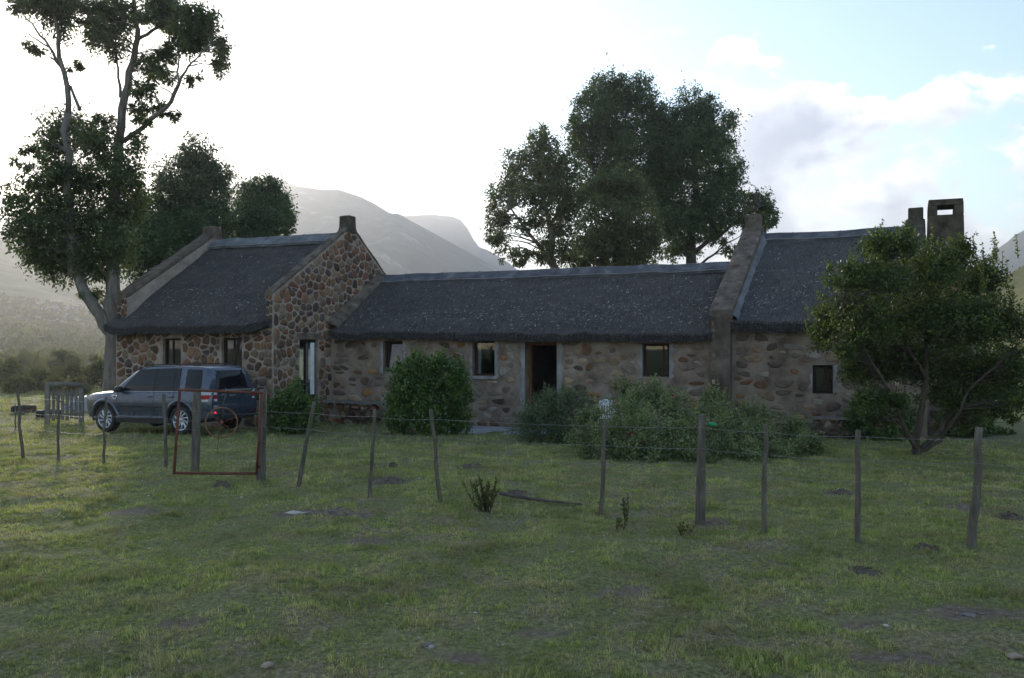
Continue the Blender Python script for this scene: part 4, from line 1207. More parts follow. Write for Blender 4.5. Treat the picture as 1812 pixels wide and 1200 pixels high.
tree('gum_tree', 'tall eucalyptus with bare forked trunks beside the stone cottage', gb, big_limbs, blobs, 80000, 0.13, M_euc, M_bark, 3, droop=0.55, tw=2, tw_r=0.020, sub_r=0.34, fill=0.6, per_sub=40, wid=0.2)

def bg_tree(name, label, px, Y, limbs, BB, n, leaf, mat, seed, group=None, dscale=0.9, tw=3, fill=0.38, jit=1.0, bark=M_bark_d, per_sub=70, droop=.6):
    b = P(px, 600, Y); b[2] = gz(b[0], b[1]) - .1
    lm = [([b] + pp(*limbs[0][0]), limbs[0][1], limbs[0][2])] + [(pp(*l[0]), l[1], l[2]) for l in limbs[1:]]
    rg = random.Random(seed)
    bl = []
    for x, y, rx, ry in BB:
        bl.append(pxblob(x, y, rx, ry, Y + rg.uniform(-jit, jit), depth=(rx + ry) / 2 * Y / FPX * dscale))
    return tree(name, label, b, lm, bl, n, leaf, mat, bark, seed, droop=droop, tw=tw, tw_r=0.035, group=group, sub_r=0.30, fill=fill, per_sub=per_sub, wid=0.24)
G_BACK = 'trees behind the farmhouse'
bg_tree('gum_tree', 'dense dark green tree rising behind the cottage roof', 330, 33, [(((335, 520, 33), (338, 420, 33), (342, 300, 33)), .26, .06), (((338, 430, 33), (300, 400, 33)), .1, .04), (((338, 410, 33), (380, 370, 33)), .1, .04)],
    [(352, 275, 38, 34), (340, 315, 58, 44), (385, 320, 30, 36), (310, 350, 46, 42), (365, 370, 56, 50), (290, 390, 44, 40), (325, 425, 70, 50), (265, 405, 34, 40), (390, 420, 34, 50), (260, 460, 40, 50), (250, 350, 22, 24), (245, 430, 26, 40), (235, 390, 22, 30)], 54000, 0.135, M_euc2, 5, G_BACK)
bg_tree('gum_tree', 'small rounded dark tree just left of the cottage ridge cap', 465, 36, [(((462, 520, 36), (465, 420, 36), (472, 340, 36)), .2, .05)],
    [(470, 335, 32, 28), (495, 368, 28, 34), (445, 360, 30, 36), (470, 390, 46, 34), (435, 400, 30, 40), (460, 440, 50, 30), (505, 392, 18, 22)], 26000, 0.135, M_euc2, 6, G_BACK)
bg_tree('gum_tree', 'airy pale trunked tree left of the big grove behind the long roof', 978, 36, [(((978, 500, 36), (978, 430, 36), (970, 385, 36), (960, 320, 36), (955, 260, 36)), .22, .05), (((976, 470, 36), (950, 430, 36), (925, 398, 35.6), (905, 370, 35.4)), .11, .04), (((972, 400, 36), (1000, 350, 36.3)), .1, .04)],
    [(960, 250, 34, 28), (945, 290, 54, 34), (985, 300, 44, 40), (905, 335, 44, 32), (960, 345, 54, 38), (1005, 350, 40, 42), (885, 385, 30, 32), (940, 395, 30, 22), (1000, 400, 34, 30), (880, 425, 26, 20), (920, 452, 34, 18), (960, 440, 26, 26), (1005, 445, 32, 26)], 32000, 0.14, M_euc, 8, G_BACK, fill=0.5, bark=M_bark, per_sub=50)
bg_tree('gum_tree', 'tallest domed tree of the grove behind the long roof', 1100, 39, [(((1100, 500, 39), (1100, 380, 39), (1095, 280, 39), (1090, 180, 39)), .4, .08), (((1100, 380, 39), (1150, 280, 39), (1155, 200, 39)), .16, .05), (((1100, 380, 39), (1050, 300, 39)), .14, .05)],
    [(1080, 165, 46, 36), (1118, 160, 36, 34), (1050, 200, 44, 40), (1100, 210, 56, 46), (1150, 190, 26, 34), (1035, 245, 32, 40), (1070, 265, 60, 46), (1130, 265, 52, 54), (1020, 225, 22, 24), (1060, 320, 56, 40), (1120, 330, 60, 44), (1165, 240, 26, 50), (1178, 300, 30, 50)], 68000, 0.135, M_euc2, 9, G_BACK)
bg_tree('gum_tree', 'right hand domed tree of the grove, branches bare towards the parapet', 1225, 38, [(((1222, 500, 38), (1222, 420, 38), (1230, 320, 38), (1240, 200, 38)), .36, .08), (((1222, 450, 38), (1270, 420, 37.6), (1310, 385, 37.4), (1345, 365, 37.2)), .12, .04), (((1224, 440, 38), (1180, 380, 38)), .14, .05), (((1240, 468, 37), (1275, 440, 37), (1310, 418, 37)), .06, .02)],
    [(1235, 185, 42, 32), (1200, 215, 36, 44), (1260, 225, 44, 44), (1235, 260, 62, 46), (1190, 280, 42, 54), (1275, 290, 38, 54), (1215, 345, 66, 54), (1270, 370, 44, 40), (1290, 335, 28, 44), (1225, 400, 62, 34), (1180, 400, 40, 40), (1345, 362, 26, 26), (1352, 388, 24, 26), (1320, 385, 26, 20), (1335, 352, 22, 22), (1356, 375, 22, 28), (1338, 396, 26, 16), (1300, 440, 26, 14), (1205, 445, 40, 22), (1265, 415, 36, 18), (1172, 345, 40, 60), (1180, 240, 26, 46)], 80000, 0.135, M_euc2, 10, G_BACK)
bg_tree('gum_tree', 'lower round tree in front of the grove behind the long roof', 1085, 33, [(((1090, 500, 33), (1090, 430, 33), (1092, 330, 33)), .22, .05)],
    [(1095, 315, 40, 26), (1070, 345, 44, 34), (1125, 350, 44, 38), (1090, 385, 64, 38), (1045, 425, 42, 30), (1100, 430, 64, 38), (1150, 420, 26, 40), (1030, 452, 36, 24), (1080, 460, 60, 24), (1130, 455, 34, 30)], 38000, 0.125, M_euc, 12, G_BACK, fill=0.42)

# leafy tree before the right wing
tb = np.array([*at_ground(1622, 806), 0.0]); tb[2] = gz(tb[0], tb[1]) - .05
Yr = float(tb[1])
def rp(*a): return [P(x, y, Yr + d) for x, y, d in a]
rl = [([tb] + rp((1622, 770, 0), (1632, 720, 0), (1638, 670, .05), (1640, 600, .1), (1645, 520, .1), (1650, 450, .1)), .085, .02),
      ([tb + [0, 0, .15]] + rp((1605, 770, -.1), (1585, 720, -.2), (1572, 690, -.3), (1555, 660, -.3), (1520, 600, -.3), (1490, 560, -.3)), .05, .015),
      ([tb + [.05, 0, .1]] + rp((1650, 775, .1), (1680, 735, .2), (1708, 690, .3), (1735, 640, .4), (1760, 560, .4)), .065, .018),
      ([tb + [.05, 0, .1]] + rp((1665, 780, -.1), (1690, 740, -.3), (1715, 690, -.5), (1770, 640, -.6), (1810, 600, -.6)), .04, .012),
      (rp((1638, 670, 0), (1600, 600, 0), (1570, 520, .1), (1560, 440, .1)), .035, .012), (rp((1640, 610, .1), (1680, 540, 0), (1710, 470, 0)), .035, .012), (rp((1655, 640, -.3), (1690, 610, -.5), (1715, 580, -.6)), .02, .01)]
RB = [(1555, 440, 40, 26), (1600, 430, 36, 26), (1690, 450, 34, 26), (1500, 490, 40, 30), (1560, 500, 56, 40), (1640, 480, 60, 46), (1710, 500, 44, 40), (1745, 490, 34, 34), (1470, 560, 38, 36), (1530, 570, 60, 46), (1610, 560, 66, 56), (1690, 570, 62, 54), (1750, 570, 46, 54), (1798, 575, 28, 40),
      (1488, 622, 34, 22), (1540, 650, 52, 40), (1610, 640, 56, 44), (1690, 650, 60, 44), (1760, 650, 56, 42), (1800, 645, 34, 40), (1555, 700, 34, 22), (1770, 690, 40, 20), (1790, 680, 34, 22), (1530, 610, 40, 36), (1660, 700, 40, 20), (1535, 705, 26, 24), (1512, 655, 22, 28), (1450, 600, 24, 30), (1700, 705, 40, 26), (1800, 715, 34, 22), (1740, 700, 34, 26), (1590, 715, 30, 22), (1548, 738, 34, 18), (1700, 742, 38, 20), (1778, 735, 30, 16)]
rg = random.Random(4)
bl = [pxblob(x, y, rx, ry, Yr + rg.uniform(-.75, .75), depth=(rx + ry) / 2 * Yr / FPX * 1.05) for x, y, rx, ry in RB]
tr = tree('leafy_tree', 'many stemmed leafy tree in front of the right wing', tb, rl, bl, 86000, 0.062, M_citrus, M_bark_d, 14, droop=-0.05, tw=2, tw_r=0.010, sub_r=0.30, fill=0.58, per_sub=34, sprays=90, wid=0.27, up=0.2)
# upright leafy shoots standing out of the crown
rng = np.random.default_rng(41); Q = []; tone = []; smb = MB()
for x, y, h in ((1537, 418, 30), (1600, 400, 24), (1598, 425, 30), (1465, 470, 26), (1445, 520, 22), (1505, 450, 26), (1650, 405, 26), (1708, 420, 26), (1738, 440, 24), (1735, 470, 34), (1782, 470, 26), (1560, 410, 22), (1428, 550, 18), (1685, 425, 20), (1620, 415, 22), (1575, 430, 22), (1485, 500, 22), (1450, 575, 22)) + tuple((rng.uniform(1440, 1800), rng.uniform(415, 520), rng.uniform(14, 26)) for _ in range(34)):
    a = P(x + rng.normal(0, 4), y + h * 1.6, Yr + rng.normal(0, .3)); b_ = P(x, y - 8, a[1])
    smb.tube([a, (a + b_) / 2 + rng.normal(0, .01, 3), b_], [.006, .005, .002], 4)
    k = 42; f = rng.random(k); base = a + (b_ - a) * f[:, None]; d = dirs(k, rng) * .8; d[:, 2] += .35; d /= np.linalg.norm(d, axis=1)[:, None]
    ls = .06 * rng.uniform(.6, 1.2, k); Q.append(leaves(base, d, ls, ls * .27, rng)); tone.append(rng.uniform(.5, 1, k))
smb.build('shoot', M_bark_d, tr, True); quads_mesh('shoot_leaves', np.concatenate(Q), M_citrus, tr, np.concatenate(tone))

def bush(name, label, blobs, n, leaf, mat, seed, base, stems=5, droop=0.0, up=0.3, wid=0.3, per_sub=60, sub_r=0.34, fill=0.4, group=None):
    rng = np.random.default_rng(seed); lm = []
    base = np.array(base, float)
    cs = [np.array(b[0]) for b in blobs]
    for i in range(stems):
        c = cs[i % len(cs)] + rng.normal(0, .08, 3)
        s = np.array([base[0] + (c[0] - base[0]) * .35 + rng.normal(0, .06), base[1] + (c[1] - base[1]) * .35 + rng.normal(0, .06), 0]); s[2] = gz(s[0], s[1]) - .05
        lm.append(([s, s + (c - s) * .5 + np.array([0, 0, .05]), c], .022, .008))
    return tree(name, label, base, lm, blobs, n, leaf, mat, M_bark_d, seed, droop=droop, tw=3, tw_r=0.008, sub_r=sub_r, fill=fill, per_sub=per_sub, wid=wid, up=up, cat='shrub', group=group, stem='stems', sprays=int(len(blobs) * 7))
def at_base(px, py):
    x, y = at_ground(px, py); return (x, y, gz(x, y))
# upright glossy shrub between the two small windows
b0 = at_base(760, 768); Y = b0[1]
bush('glossy_shrub', 'upright glossy green shrub hiding part of the left window', [pxblob(x, y, rx, ry, Y + d, depth=.5) for x, y, rx, ry, d in ((760, 655, 36, 26, 0), (720, 665, 28, 28, .1), (800, 668, 26, 28, -.1), (755, 700, 60, 36, .1), (710, 710, 26, 36, -.1), (812, 705, 22, 36, 0), (750, 740, 62, 30, -.1), (705, 745, 20, 24, 0), (808, 745, 26, 26, .1), (733, 640, 14, 14, 0), (781, 640, 12, 14, 0))],
     24000, 0.075, M_shrub, 50, b0, up=0.35, wid=0.3)
b0 = at_base(515, 770); b0 = (b0[0], b0[1] + .3, b0[2]); Y = b0[1]
bush('glossy_shrub', 'low dark shrub at the gable door beside the car', [pxblob(x, y, rx, ry, Y + d, depth=.45) for x, y, rx, ry, d in ((520, 700, 30, 20, 0), (500, 725, 34, 26, 0), (545, 728, 22, 26, .1), (515, 750, 46, 20, 0))], 9000, 0.07, M_shrub, 51, b0)
b0 = at_base(980, 785); b0 = (b0[0], b0[1] + .5, b0[2]); Y = b0[1]
bush('rounded_shrub', 'rounded grey green shrub before the open door', [pxblob(x, y, rx, ry, Y + d, depth=.55) for x, y, rx, ry, d in ((1005, 706, 40, 20, .2), (975, 715, 34, 24, .2), (1030, 725, 30, 30, .1), (940, 735, 32, 26, 0), (990, 750, 56, 32, 0), (930, 762, 34, 22, -.2), (1000, 772, 60, 18, -.3), (965, 740, 40, 30, -.2))],
     24000, 0.05, M_olive, 52, b0, up=0.25, wid=0.2)
b0 = at_base(1230, 822); b0 = (b0[0], b0[1] + 1.2, b0[2])
YB = b0[1]
HB_ = [(1040, 745, 34, 24, .4), (1085, 770, 46, 36, -.3), (1040, 785, 38, 26, -.2), (1120, 735, 46, 30, 1.2), (1140, 708, 40, 26, 2.2), (1105, 700, 24, 22, 2.6), (1165, 700, 22, 24, 2.4), (1195, 725, 40, 28, 1.6), (1150, 770, 52, 40, -.4), (1160, 800, 60, 26, -.8),
       (1215, 768, 50, 40, -.2), (1230, 800, 56, 28, -.8), (1260, 742, 44, 32, 1.0), (1290, 770, 48, 38, 0), (1300, 800, 54, 26, -.7), (1330, 740, 40, 26, 1.0), (1350, 775, 46, 32, .2), (1365, 800, 46, 24, -.5), (1400, 765, 36, 28, .6), (1420, 790, 34, 24, 0), (1440, 800, 22, 18, 0), (1080, 805, 50, 18, -.6), (1110, 800, 40, 24, -.7), (1260, 705, 26, 18, 2.2)]
hedge = bush('rose_hedge', 'sprawling pale green rose hedge with a few red blooms before the wall', [pxblob(x, y, rx, ry, YB + d, depth=(rx + ry) * .5 * YB / FPX) for x, y, rx, ry, d in HB_], 56000, 0.052, M_rose, 53, b0, stems=20, up=0.25, wid=0.3, sub_r=.34, fill=.45)
rng = np.random.default_rng(77)
for px, py in ((1152, 748), (1128, 736), (1118, 766), (1112, 768), (1190, 700), (1178, 745), (1135, 783)):
    c = P(px, py, YB - .75 + (0.9 if py < 750 else 0)); k = 12
    d = dirs(k, rng); d[:, 1] -= .5; d[:, 2] += .2; d /= np.linalg.norm(d, axis=1)[:, None]
    quads_mesh('rose_bloom', leaves(np.tile(c, (k, 1)), d, .035, .016, rng), M_petal, hedge, rng.random(k))
b0 = at_base(1560, 790); b0 = (b0[0], b0[1] + 1.5, b0[2]); Y = b0[1]
bush('shade_shrub', 'dark shrub growing under the leafy tree', [pxblob(x, y, rx, ry, Y + d, depth=.45) for x, y, rx, ry, d in ((1535, 735, 34, 22, .3), (1560, 760, 40, 26, 0), (1515, 755, 22, 22, .2), (1590, 745, 30, 30, .2))], 9000, 0.06, M_shrub, 54, b0)
b0 = at_base(1720, 775); b0 = (b0[0], b0[1] + .4, b0[2]); Y = b0[1]
bush('shade_shrub', 'dark shrub at the hearth corner right of the tree stems', [pxblob(x, y, rx, ry, Y + d, depth=.45) for x, y, rx, ry, d in ((1715, 735, 34, 28, 0), (1735, 755, 30, 18, 0), (1690, 750, 30, 24, .1), (1770, 765, 22, 9, .2))], 8000, 0.06, M_shrub, 55, b0)

# scrub along the field edge at the left, and a little tree among it
G_SCRUB = 'scrub bushes along the field edge'
spots = [(12, 45, 640, 30, 'loose green bush at the left picture edge behind the tyres'), (48, 47, 652, 26, 'olive bush straight behind the flat tyre'), (78, 43, 655, 22, 'greyish bush left of the timber gate frame'),
         (30, 40, 668, 26, 'low pale bush in front of the scrub, left of the gate frame'), (105, 50, 648, 20, 'small bush under the little round tree'), (140, 46, 645, 28, 'yellow green bush right of the timber gate frame'), (166, 44, 636, 24, 'tall bright bush against the gum trunk'), (150, 38, 668, 24, 'dark low bush before the car bonnet'), (110, 41, 672, 22, 'dull low bush seen through the gate frame')]
for i, (px, Y, top, rx, lab) in enumerate(spots):
    bp = P(px, 700, Y); bp[2] = gz(bp[0], bp[1]); zt = CAM_Z - (top - HY) / FPX * Y; h = zt - bp[2]; k = Y / FPX
    bl = [((bp[0] + random.uniform(-.5, .5) * rx * k, Y + random.uniform(-.5, .5), bp[2] + h * f), (rx * k * w, rx * k * w, h * .32)) for f, w in ((.72, .7), (.45, .95), (.28, 1.0), (.5, .8))]
    bush('scrub_bush', lab, bl, 3600, 0.13, M_scrub, 60 + i, bp, stems=3, group=G_SCRUB, up=.3, wid=.3)
bg_tree('small_tree', 'little round tree in the scrub behind the timber gate frame', 112, 58, [(((112, 655, 58), (111, 640, 58)), .08, .04)], [(108, 632, 17, 12), (122, 640, 14, 10), (100, 645, 14, 9), (114, 648, 18, 9)], 4500, 0.17, M_scrub, 70, None, tw=4)

# far scrub on the hillside, and the pale scree
rng = np.random.default_rng(90)
def tuft_field(V, n, size, rng, **k):
    p = surface_pick(V, n, rng, **k); m = 9
    base = np.repeat(p, m, 0); s = np.repeat(rng.uniform(.5, 1.4, n) * size, m)
    d = dirs(n * m, rng); d[:, 2] = abs(d[:, 2]) + .25
    base = base + d * s[:, None] * .35
    dd = dirs(n * m, rng); dd[:, 2] += .3; dd /= np.linalg.norm(dd, axis=1)[:, None]
    return leaves(base, dd, s * .9, s * .42, rng), np.repeat(np.clip(rng.normal(.4, .2, n), 0, 1), m)
q, tn = tuft_field(LH, 5200, 1.5, rng, ulo=.55, uhi=.95, vlo=0.0, vhi=.5)
tag(quads_mesh('hillside_scrub', q, M_scrub, None, tn), 'scattered low scrub over the misty hillside', 'scrub', kind='stuff')
def blocky(center, r, rng, n=7):
    """an irregular rock hull"""
    bm = bmesh.new()
    for d in dirs(n + 6, rng): bm.verts.new(d * rng.uniform(.7, 1.1) * np.array(r))
    res = bmesh.ops.convex_hull(bm, input=bm.verts)
    bmesh.ops.delete(bm, geom=[v for v in bm.verts if not v.link_faces], context='VERTS')
    bm.verts.index_update()
    vs = [np.array(v.co) + center for v in bm.verts]; fs = [tuple(v.index for v in f.verts) for f in bm.faces]
    bm.free(); return vs, fs
M_scree = simple('pale_scree', [(0.3, (0.13, 0.125, 0.115)), (0.7, (0.26, 0.25, 0.24))], .3, .9, .3, 3, .05)
sb = MB()
VX = LH.reshape(-1, 3); pxs = VX[:, 0] / VX[:, 1] * FPX + HX; pys = HY - (VX[:, 2] - CAM_Z) / VX[:, 1] * FPX
for _ in range(120):
    tx, ty = (rng.normal(98, 20), rng.normal(551, 7)) if rng.random() < .75 else (rng.normal(105, 18), rng.normal(572, 3))
    i = int(np.argmin((pxs - tx) ** 2 + (pys - ty) ** 2 + (VX[:, 1] > 400) * 1e6)); c = VX[i] + rng.normal(0, 1.6, 3) * np.array([1.6, 1.6, 0])
    vs, fs = blocky(c + np.array([0, 0, .3]), rng.uniform(.35, 1.2) * np.array([1.2, 1, .7]), rng); sb.add(vs, fs)
tag(sb.build('scree', M_scree), 'patch of pale scree rocks on the left hillside', 'rocks', kind='stuff')
# ------------------------------------------------------------------ parked car
def car_paint():
    n = NT('grey_blue_paint')
    v = n.coords('Object')
    dust = n.noise(v, 3.0, 5, .6)
    c = n.mix(n.maprange(dust, .45, .75, 0, .25), (0.056, 0.070, 0.102), (0.105, 0.105, 0.11))
    n.fin(c, n.maprange(dust, .4, .8, .26, .42, False), None, 0.35, 0.5)
    n.b.inputs['Coat Weight'].default_value = 0.6; n.b.inputs['Coat Roughness'].default_value = 0.06
    return n.mat
M_paint = car_paint()
M_trim = simple('black_plastic', [(0.3, (0.012, 0.012, 0.013)), (0.7, (0.028, 0.028, 0.030))], 8, .55, .2, 60, .003)
M_tyre = simple('tyre_rubber', [(0.3, (0.012, 0.012, 0.012)), (0.7, (0.035, 0.033, 0.030))], 6, .85, .4, 50, .004)
M_alloy = simple('alloy', [(0.3, (0.42, 0.44, 0.48)), (0.7, (0.58, 0.60, 0.64))], 6, .32, 0, metal=.85, spec=.5)
M_chrome = simple('bright_trim', [(0.3, (0.55, 0.56, 0.58)), (0.7, (0.68, 0.69, 0.70))], 6, .2, 0, metal=.9, spec=.5)
def tint_glass():
    n = NT('tinted_car_glass'); n.fin((0.008, 0.009, 0.011), .03, None, 0, .38); n.b.inputs['IOR'].default_value = 1.42
    return n.mat
M_cglass = tint_glass()
def lamp(name, col, e=0.0):
    n = NT(name); n.fin(col, .15, None, 0, .5)
    if e:
        n.b.inputs['Emission Color'].default_value = col + (1,); n.b.inputs['Emission Strength'].default_value = e
    return n.mat
M_red = lamp('red_lens', (0.35, 0.012, 0.016)); M_clear = lamp('clear_lens', (0.45, 0.46, 0.48)); M_fog = lamp('lit_red_lens', (0.75, 0.02, 0.03), 0.6)

class LB(MB):
    world = False
def build_car():
    L2 = 2.25
    fa, ra, wr = 1.34, -1.32, 0.365
    head = math.atan2(0.395, -0.919)
    rear_axle = np.array([-8.41, 19.7]); fx = np.array([math.cos(head), math.sin(head)]); left = np.array([-fx[1], fx[0]])
    # the near side is the car's left
    mid_ = rear_axle - left * 0.80 - fx * ra + np.array([0.13, 0.0])
    mid_z = -0.165
    car = thing('parked_car', 'grey blue four wheel drive estate car parked before the stone cottage', 'car', (float(mid_[0]), float(mid_[1]), mid_z), head)
    car.rotation_euler = (0, R(0.9), head)
    xs = np.concatenate([np.linspace(-L2, -2.05, 7), np.linspace(-1.95, 1.9, 66), np.linspace(1.95, L2, 9)])
    def hw(x):      # half width at the shoulder
        f = np.clip((x - 1.2) / 1.05, 0, 1); r = np.clip((-1.75 - x) / .5, 0, 1)
        return 0.945 - 0.02 * abs(x) / 2.2 - 0.17 * f ** 3.0 - 0.10 * r ** 2.4
    def ztop(x):    # belt line and bonnet
        if x < 0.95: return 1.09 - 0.012 * (x + 2.25) * .5
        f = (x - .95) / 1.3
        return 1.07 - 0.10 * f - 0.13 * max(0, (f - .78) / .22) ** 2
    def zbot(x):
        return 0.30 + 0.10 * max(0, (x - 1.8) / .45) + 0.12 * max(0, (-1.85 - x) / .4)
    rows = []
    for x in xs:
        w = hw(x); zt = ztop(x); zb = zbot(x)
        endf = max(0, (abs(x) - 2.12) / .13)
        w *= 1 - 0.035 * endf
        sec = [(0, zb), (w * .80, zb), (w * .93, zb + .03), (w * .965, zb + .10), (w * .955, zb + .17), (w * .985, .60), (w * .998, .72), (w, .83), (w * .992, .90), (w * .975, .955), (w * .968, zt - .075), (w * .955, zt - .035), (w * .925, zt - .006), (w * .86, zt + .012), (w * .5, zt + .035), (0, zt + .045)]
        half = [(x, y, z) for y, z in sec]
        rows.append([(x, -y, z) for x, y, z in half[:0:-1]] + half)
    # close the ring: top back to top is the same column of vertices, bottom open is fine
    b = LB(); b.grid(rows); b.add(rows[0], [tuple(range(len(rows[0])))]); b.add(rows[-1], [tuple(range(len(rows[0])))[::-1]])
    me = bpy.data.meshes.new('body'); me.from_pydata(b.v, [], b.f)
    bm = bmesh.new(); bm.from_mesh(me); bmesh.ops.remove_doubles(bm, verts=bm.verts, dist=1e-4); bmesh.ops.recalc_face_normals(bm, faces=bm.faces); bm.to_mesh(me); bm.free()
    body = link('body', me, M_paint, car)
    cut = LB()
    for ax in (fa, ra):
        for sy in (-1, 1):
            cut.lathe([(0.0001, sy * .45), (wr + .075, sy * .45), (wr + .075, sy * 1.3), (0.0001, sy * 1.3)], (ax, 0, wr + .015), 'Y', 40)
    co = cut.build('wheel_well_cutter', None, None, fix=True); co.parent = car
    md_ = body.modifiers.new('b', 'BOOLEAN'); md_.operation = 'DIFFERENCE'; md_.object = co; md_.solver = 'EXACT'
    bpy.context.view_layer.update()
    dg = bpy.context.evaluated_depsgraph_get()
    nm = bpy.data.meshes.new_from_object(body.evaluated_get(dg)); body.modifiers.clear()
    body.data = nm; nm.name = 'body'
    nm.materials.clear(); nm.materials.append(M_paint); nm.materials.append(M_trim)
    for p in nm.polygons:
        c = p.center; p.use_smooth = True
        r = min(math.hypot(c.x - fa, c.z - wr), math.hypot(c.x - ra, c.z - wr))
        p.material_index = 1 if (abs(c.y) < .9 and r < wr + .085 and c.z < .85 and abs(p.normal.y) < .95) or c.z < .36 or (r < wr + .07 and abs(c.y) < .6) else 0
    nm.set_sharp_from_angle(angle=R(32))
    bpy.data.objects.remove(co)
    # cabin: windscreen, roof, tailgate
    def cab(x):   # roof height
        pts = [(-2.16, 1.10), (-2.135, 1.32), (-2.085, 1.54), (-2.00, 1.66), (-1.85, 1.71), (-1.2, 1.735), (-.4, 1.745), (.05, 1.725), (.28, 1.67), (.45, 1.575), (.75, 1.37), (1.05, 1.135), (1.12, 1.08)]
        return float(np.interp(x, [p[0] for p in pts], [p[1] for p in pts]))
    def side_y(x, z):
        w = hw(min(x, .9)) * .945
        t = np.clip((z - 1.05) / .68, 0, 1)
        return w - 0.20 * t ** 1.15 - 0.02 * max(0, (-1.7 - x) / .4)
    xr = np.concatenate([np.linspace(-2.16, -1.9, 8), np.linspace(-1.8, .2, 24), np.linspace(.27, 1.12, 14)])
    rows = []
    for x in xr:
        zt = cab(x); zl = 1.03; col = []
        for f in np.linspace(0, 1, 7):
            z = zl + (zt - .06 - zl) * f
            col.append((x, side_y(x, z), z))
        ys = col[-1][1]
        col += [(x, ys - .035, zt - .028), (x, ys - .09, zt - .006), (x, ys * .6, zt + .012), (x, 0, zt + .018)]
        rows.append([(x, -y, z) for x, y, z in col] + [(x, y, z) for x, y, z in col[-2::-1]])
    b = LB(); b.grid(rows, flip=True); b.add(rows[0], [tuple(range(len(rows[0])))]); b.add(rows[-1], [tuple(range(len(rows[0])))[::-1]])
    b.build('roof', M_paint, car, True, sharp=40, fix=True)
    def panel(name, poly, sy, mat, off=.006, parent=None, steps=6):
        """a window laid on the cabin side: poly of four (x, z) corners bl, br, tr, tl"""
        bl, br, tr_, tl = [np.array(p) for p in poly]; g = LB(); rr = []
        for i in range(steps + 1):
            f = i / steps; lo = bl + (br - bl) * f; hi = tl + (tr_ - tl) * f; row = []
            for j in range(steps + 1):
                q = lo + (hi - lo) * j / steps; row.append((q[0], sy * (side_y(q[0], q[1]) + off), q[1]))
            rr.append(row)
        g.grid(rr, flip=(sy < 0)); return g.build(name, mat, parent or car, True)
    for sy in (1, -1):
        panel('window_surround', [(-1.26, 1.085), (.80, 1.085), (.23, 1.655), (-1.20, 1.675)], sy, M_trim, .004)
        panel('side_window', [(-.40, 1.10), (.72, 1.10), (.20, 1.635), (-.36, 1.655)], sy, M_cglass, .008)
        panel('side_window', [(-1.06, 1.10), (-.50, 1.10), (-.46, 1.655), (-1.02, 1.655)], sy, M_cglass, .008)
        panel('side_window', [(-1.23, 1.10), (-1.09, 1.10), (-1.05, 1.655), (-1.185, 1.655)], sy, M_cglass, .008)
        panel('side_window', [(-1.96, 1.12), (-1.44, 1.12), (-1.40, 1.645), (-1.88, 1.625)], sy, M_cglass, .008)
        # waist moulding, door seams, handles, rubbing strip, sill
        for x0, x1, z0, z1 in ((-1.26, .8, 1.078, 1.092),):
            m = LB(); m.tube([(x, sy * (side_y(x, 1.08) + .008), 1.083) for x in np.linspace(x0, x1, 14)], .007, 6); m.build('waist_strip', M_chrome, car, True)
        def skin(x, z):
            w = hw(x); return w * float(np.interp(z, [.30, .40, .60, .72, .83, .90, .955, 1.015], [.93, .965, .985, .998, 1., .992, .975, .968]))
        for xd in (.86, -.44, -1.10):
            m = LB(); m.tube([(xd + (.0 if z > .6 else (.6 - z) * .1), sy * (skin(xd, z) + .001), z) for z in np.linspace(.45, 1.05, 10)], .005, 5); m.build('door_seam', M_trim, car, True)
        for xh in (-.28, -1.02):
            m = LB(); m.tube([(xh + d, sy * (skin(xh, .96) + .012 + .014 * math.sin(math.pi * (d + .1) / .2)), .955) for d in np.linspace(-.1, .1, 7)], [.009, .015, .017, .017, .017, .015, .009], 8); m.build('door_handle', M_paint, car, True)
        m = LB(); m.tube([(x, sy * (skin(x, .70) + .004), .70) for x in np.linspace(-.82, .84, 16)], .020, 6); m.build('rubbing_strip', M_trim, car, True)
        m = LB(); m.tube([(x, sy * (hw(x) * .965 + .006), .425) for x in np.linspace(-.84, .86, 12)], .028, 8); m.build('sill', M_alloy if False else M_paint, car, True)
        m = LB(); m.box((.05, sy * .80, .33), (1.75, .22, .12)); m.build('underside', M_trim, car)
        # flared arches
        for ax in (fa, ra):
            m = LB(); rr = []
            for a in np.linspace(R(-12), R(192), 30):
                c, s = math.cos(a), math.sin(a); row = []
                for r_, o in ((wr + .070, -.03), (wr + .075, .022), (wr + .115, .026), (wr + .150, .006), (wr + .155, -.02)):
                    x = ax + r_ * c; z = wr + .015 + r_ * s
                    zz = min(max(z, .32), 1.0); row.append((x, sy * (skin(np.clip(ax, -1.5, 1.5), zz) + o - .035 * max(0, (abs(x) - 1.75)) / .2), z))
                rr.append(row)
            m.grid(rr, flip=(sy > 0)); m.build('wheel_arch', M_paint, car, True)
        # mirror
        m = LB()
        rr = []
        for x, k in ((.60, .55), (.63, .9), (.70, 1.0), (.78, .85), (.83, .4)):
            rr.append([(x, sy * (1.0 + .115 * k * math.cos(a)), 1.135 + .085 * k * math.sin(a)) for a in np.linspace(0, 2 * math.pi, 13)])
        m.grid(rr, flip=(sy < 0)); m.add(rr[0], [tuple(range(12))]); m.add(rr[-1], [tuple(range(12))])
        m.tube([(.72, sy * .84, 1.07), (.72, sy * .95, 1.10)], .03, 6); m.build('door_mirror', M_trim, car, True, sharp=50)
        # wing vent badge
        m = LB(); xv = 0.98
        vs = [(xv + .10, .985), (xv - .12, .985), (xv - .10, .91), (xv - .02, .875)]
        m.add([(x, sy * (skin(x, z) + .008), z) for x, z in vs], [(0, 1, 2, 3) if sy > 0 else (3, 2, 1, 0)]); vt = m.build('wing_vent', M_chrome, car)
